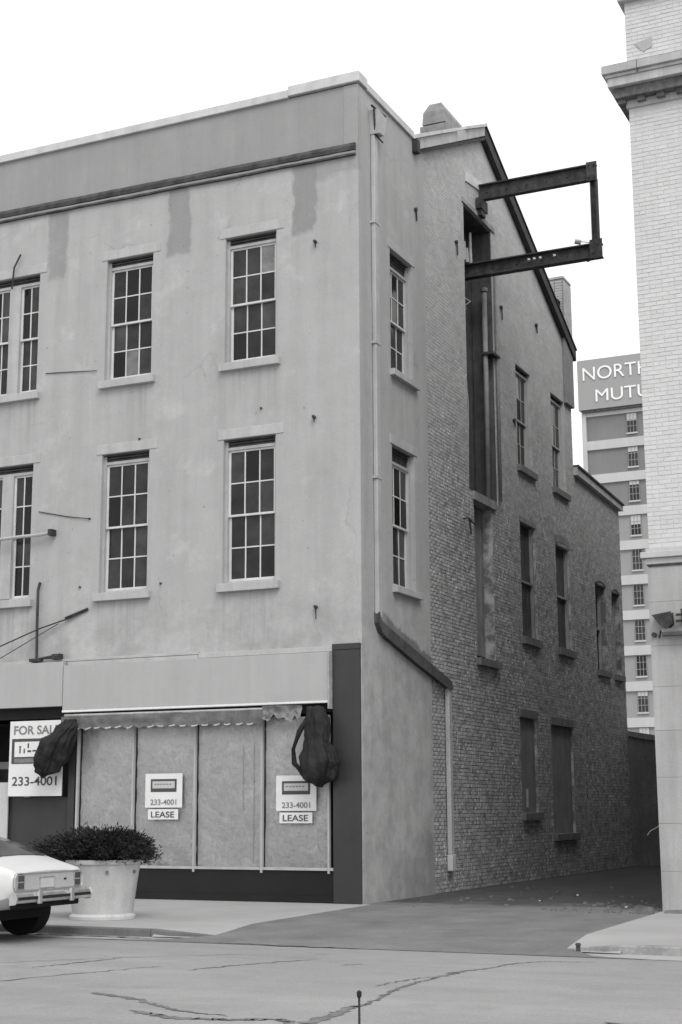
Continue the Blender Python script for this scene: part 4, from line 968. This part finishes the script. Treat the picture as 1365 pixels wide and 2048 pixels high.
m = MB()
us = [.5, .8, 1.0, 1.2, 1.4, 1.55]
for a_, b_ in zip(us, us[1:]):
    A, B = topz(a_), topz(b_)
    for f0, f1 in ((-.92, -.5), (-.5, 0), (0, .5), (.5, .92)):
        zf = lambda P, f: P[3]+(.022 if abs(f) < .1 else .018 if abs(f) < .6 else -.004)+.006
        m.quad(cp(a_, A[5]*f0, zf(A, f0)), cp(a_, A[5]*f1, zf(A, f1)), cp(b_, B[5]*f1, zf(B, f1)), cp(b_, B[5]*f0, zf(B, f0)))
m.build('hatch_glass', 'glass', car)
for s_ in (-1, 1):
    m = MB(); pts = [(1.35, 1.0), (2.75, .99), (2.5, 1.32), (1.7, 1.33)]
    def sv(u, z):
        P = topz(u); t = (z-P[2])/(P[3]-P[2]); w0 = P[4]*.955; w1 = P[5]+(P[4]-P[5])*.12; return (w0+(w1-w0)*min(1, t/.84))+.006
    m.poly([cp(u, s_*sv(u, z), z) for u, z in pts]); m.build('side_window', 'glass', car)
tp = MB(); q = [(-.72, .68), (.72, .68), (.74, .72), (.74, .83), (.70, .885), (-.70, .885), (-.74, .83), (-.74, .72)]
tp.prism([(CY+v, CZ_+z) for v, z in q], 0, CX-.02, CX+.012); tpo = tp.build('tail_panel', 'car_panel', car, bevel=.008)
tr = MB()
for (a_, b_) in zip(q, q[1:]+q[:1]): tr.tube([(CX+.016, CY+a_[0]*1.02, CZ_+.78+(a_[1]-.78)*1.04), (CX+.016, CY+b_[0]*1.02, CZ_+.78+(b_[1]-.78)*1.04)], .010, 6)
tr.build('panel_trim', 'chrome', car)
for s_ in (-1, 1):
    m = MB(); v0, v1 = sorted((s_*.55, s_*.71)); m.box(CX+.013, CX+.024, CY+v0, CY+v1, CZ_+.69, CZ_+.875); tl = m.build('tail_light', 'chrome', car, bevel=.01)
    for z0, z1, mt_ in ((.79, .865, 'lamp'), (.70, .772, 'lamp')):
        box('lens', mt_, tl, CX+.025, CX+.034, CY+v0+.02, CY+v1-.02, CZ_+z0, CZ_+z1, .008)
    box('reverse_lens', 'lamp_clear', tl, CX+.025, CX+.032, CY+s_*.63-.03, CY+s_*.63+.03, CZ_+.775, CZ_+.788)
box('hatch_seam', 'under', car, CX-.012, CX+.004, CY-.70, CY+.70, CZ_+.889, CZ_+.897)
pl = box('plate_recess', 'chrome', car, CX+.013, CX+.020, CY-.22, CY+.12, CZ_+.69, CZ_+.835)
box('number_plate', 'sign_grey', pl, CX+.021, CX+.026, CY-.20, CY+.10, CZ_+.695, CZ_+.815)
box('hatch_lock', 'under', car, CX+.012, CX+.022, CY+.33, CY+.38, CZ_+.78, CZ_+.80)
bmp = MB(); bmp.prism([(CX+.02, CZ_+.51), (CX+.10, CZ_+.52), (CX+.12, CZ_+.58), (CX+.10, CZ_+.645), (CX+.02, CZ_+.65)], 1, CY-.84, CY+.84)
bo = bmp.build('rear_bumper', 'chrome', car, bevel=.012)
box('bumper_strip', 'rubber', bo, CX+.121, CX+.132, CY-.80, CY+.80, CZ_+.56, CZ_+.60)
box('valance_panel', 'under', car, CX-.1, CX+.015, CY-.70, CY+.70, CZ_+.44, CZ_+.62, .02)
for s_ in (-1, 1): box('bumper_guard', 'chrome', bo, CX+.11, CX+.15, CY+s_*.36-.04, CY+s_*.36+.04, CZ_+.50, CZ_+.67, .01)
box('underbody', 'under', car, CX-4.3, CX-.45, CY-.66, CY+.66, CZ_+.27, CZ_+.44)
for u in (.92, 3.5):
    for s_ in (-1, 1):
        m = MB(); m.tube([cp(u, s_*.66, .325), cp(u, s_*.68, .325), cp(u, s_*.85, .325), cp(u, s_*.868, .325)], [.29, .325, .325, .29], 28); wh_ = m.build('wheel', 'rubber', car)
        MB().tube([cp(u, s_*.869, .325), cp(u, s_*.88, .325)], [.2, .18], 20).build('rim', 'steel_light', wh_)
        MB().tube([cp(u, s_*.60, .36), cp(u, s_*.855, .36)], [.36, .36], 28).build('wheel_arch', 'under', car)

# ------------------------------------------------------------------ planter and shrub
PX, PY = -2.28, -4.55
pt = thing('street_planter', (PX, PY, 0), 'large round tapered concrete planter on the pavement behind the white car', 'planter')
MB().lathe([(.50, .003), (.50, .05), (.455, .085), (.47, .2), (.50, .45), (.535, .7), (.555, .80), (.575, .81), (.58, .87), (.52, .875), (.50, .80)], PX, PY, 48).build('pot', 'pot', pt, smooth=True).modifiers.new('s', 'EDGE_SPLIT')
MB().lathe([(.505, .74), (.505, .80)], PX, PY, 32).build('soil', 'soil', pt)
m = MB()
for k in range(7): a_ = k*.9; m.tube([(PX+.55*math.cos(a_), PY+.55*math.sin(a_), .70), (PX+.565*math.cos(a_), PY+.565*math.sin(a_), .70)], .025, 8)
m.build('drain_hole', 'sill_dark', pt)
shb = thing('juniper_shrub', (PX, PY, .8), 'dark spreading evergreen shrub spilling over the concrete planter', 'shrub')
rg = random.Random(4); m = MB(); st = MB()
SC = (PX-.02, PY)
for k in range(230):
    a_ = rg.uniform(0, 2*math.pi); rad = math.sqrt(rg.random()); ex = 1.22 if math.cos(a_) < 0 else .80
    tx = SC[0]+math.cos(a_)*rad*ex*1.0; ty = SC[1]+math.sin(a_)*rad*.72
    tz = 1.25-.26*rad**3+rg.uniform(-.14, .04)+.04*noise.noise((tx*2.5, ty*2.5, 0))
    b0 = Vector((SC[0]+rg.uniform(-.15, .15), SC[1]+rg.uniform(-.15, .15), .80)); T = Vector((tx, ty, tz)); mid = b0.lerp(T, .55)+Vector((0, 0, .05))
    if k % 3 == 0: st.tube([b0, mid, T], [.014, .009, .004], 5)
    for j in range(230):
        t = rg.uniform(.25, 1.03); p = (b0.lerp(mid, t/.55) if t < .55 else mid.lerp(T, (t-.55)/.45))
        d = (T-mid).normalized(); sp = .10*(1-.35*t)
        p = p+Vector((rg.gauss(0, sp), rg.gauss(0, sp), rg.gauss(0, sp*.7)))
        if p.z < .80 and (p.x-PX)**2+(p.y-PY)**2 < .34: p.z = .84+rg.random()*.1
        dirv = (d+Vector((rg.gauss(0, .55), rg.gauss(0, .55), rg.gauss(.25, .45)))).normalized(); ln = rg.uniform(.035, .09); wv_ = dirv.cross(Vector((rg.gauss(0, 1), rg.gauss(0, 1), rg.gauss(0, 1)))).normalized()*rg.uniform(.006, .013)
        e = p+dirv*ln; mdp = p+dirv*ln*.4
        m.poly((p, mdp+wv_, e, mdp-wv_), rg.random())
m.build('foliage', 'leaf', shb, tint=True); st.build('stem', 'bark', shb)

# ------------------------------------------------------------------ small things
an = thing('antenna_rod', (6.28, -14, -.09), 'thin upright rod with dark tip at the bottom edge of the street', 'antenna')
MB().tube([(6.28, -14, -.09), (6.28, -14, .28)], .009, 8).build('rod', 'steel', an)
MB().tube([(6.28, -14, .27), (6.28, -14, .285), (6.28, -14, .315), (6.28, -14, .325)], [.008, .018, .018, .006], 10).build('tip', 'rubber', an)
MB().tube([(6.28, -14, -.092), (6.28, -14, -.05)], [.03, .012], 10).build('foot', 'rubber', an)
sp_ = thing('valve_stub', (5.62, -6.2, -.09), 'short dark stub standing at the alley mouth near the right kerb', 'pipe stub')
MB().tube([(5.62, -6.25, -.1), (5.62, -6.25, .0)], .028, 10).build('tube', 'steel', sp_); MB().tube([(5.62, -6.25, .0), (5.62, -6.25, .025)], [.04, .028], 10).build('cap', 'steel', sp_)
def rock(name, x, y, sx, sy, sz_, label, cat, mat='rubble', group=None, seed=0):
    rg = random.Random(seed); m = MB(); z0 = 0
    top = [(x+sx*c_*rg.uniform(.7, 1), y+sy*s_*rg.uniform(.7, 1), z0+sz_*rg.uniform(.7, 1)) for c_, s_ in ((-1, -1), (1, -1), (1, 1), (-1, 1))]
    bot = [(x+sx*c_*rg.uniform(1, 1.2), y+sy*s_*rg.uniform(1, 1.2), z0-.01) for c_, s_ in ((-1, -1), (1, -1), (1, 1), (-1, 1))]
    m.poly(top); 
    for k in range(4): m.quad(bot[k], bot[(k+1) % 4], top[(k+1) % 4], top[k])
    return tag(m.build(name, mat, None), label, cat, group)
rock('broken_block', 5.0, -.55, .14, .10, .13, 'broken masonry block at the foot of the pale building corner', 'rubble', seed=1)
rock('broken_block', 5.42, -.35, .13, .07, .06, 'flat dark block lying against the pale building base', 'rubble', 'sill_dark', seed=2)
rg = random.Random(11)
m = MB()
for k in range(110):
    x, y = (rg.uniform(3.4, 5.05), rg.uniform(-.7, 1.6)) if k < 60 else (rg.uniform(.2, 5.0), rg.uniform(-.5, 7))
    s_ = rg.uniform(.008, .04); h_ = s_*.9
    top = [(x+s_*c_*rg.uniform(.5, 1), y+s_*d_*rg.uniform(.5, 1), h_*rg.uniform(.6, 1)) for c_, d_ in ((-1, -1), (1, -1), (1, 1), (-1, 1))]
    bot = [(x+s_*c_*1.1, y+s_*d_*1.1, -.01) for c_, d_ in ((-1, -1), (1, -1), (1, 1), (-1, 1))]
    m.poly(top)
    for q in range(4): m.quad(bot[q], bot[(q+1) % 4], top[(q+1) % 4], top[q])
gv = tag(m.build('gravel', 'rubble', None), 'loose gravel and grit scattered in the alley mouth', 'gravel'); gv['kind'] = 'stuff'
for k, (x, y, lab) in enumerate(((2.7, 3.6, 'white paper scrap lying deepest in the alley'), (2.05, 4.6, 'pale scrap lying nearest the brick wall'), (2.6, 1.8, 'pale paper scrap in the middle of the alley mouth'), (4.45, 3.3, 'white scrap lying deep on the right of the alley'), (4.4, .6, 'white scrap lying right of centre at the alley mouth'))):
    m = MB(); r1 = rg.uniform(0, 3)
    c_, s_ = math.cos(r1)*.06, math.sin(r1)*.06
    m.quad((x+c_, y+s_, .004), (x-s_, y+c_, .03), (x-c_, y-s_, .006), (x+s_, y-c_, .04)); tag(m.build('paper_scrap', 'paper_scrap', None), lab, 'litter')
tag(MB().tube([(5.19, .15, 1.36), (5.06, .2, 1.28), (4.97, .22, 1.24), (4.92, .2, 1.17)], [.009, .009, .007, .004], 6).build('dry_stalk', 'stalk', None), 'pale dry stalk poking from the corner of the pale building into the alley', 'stick')
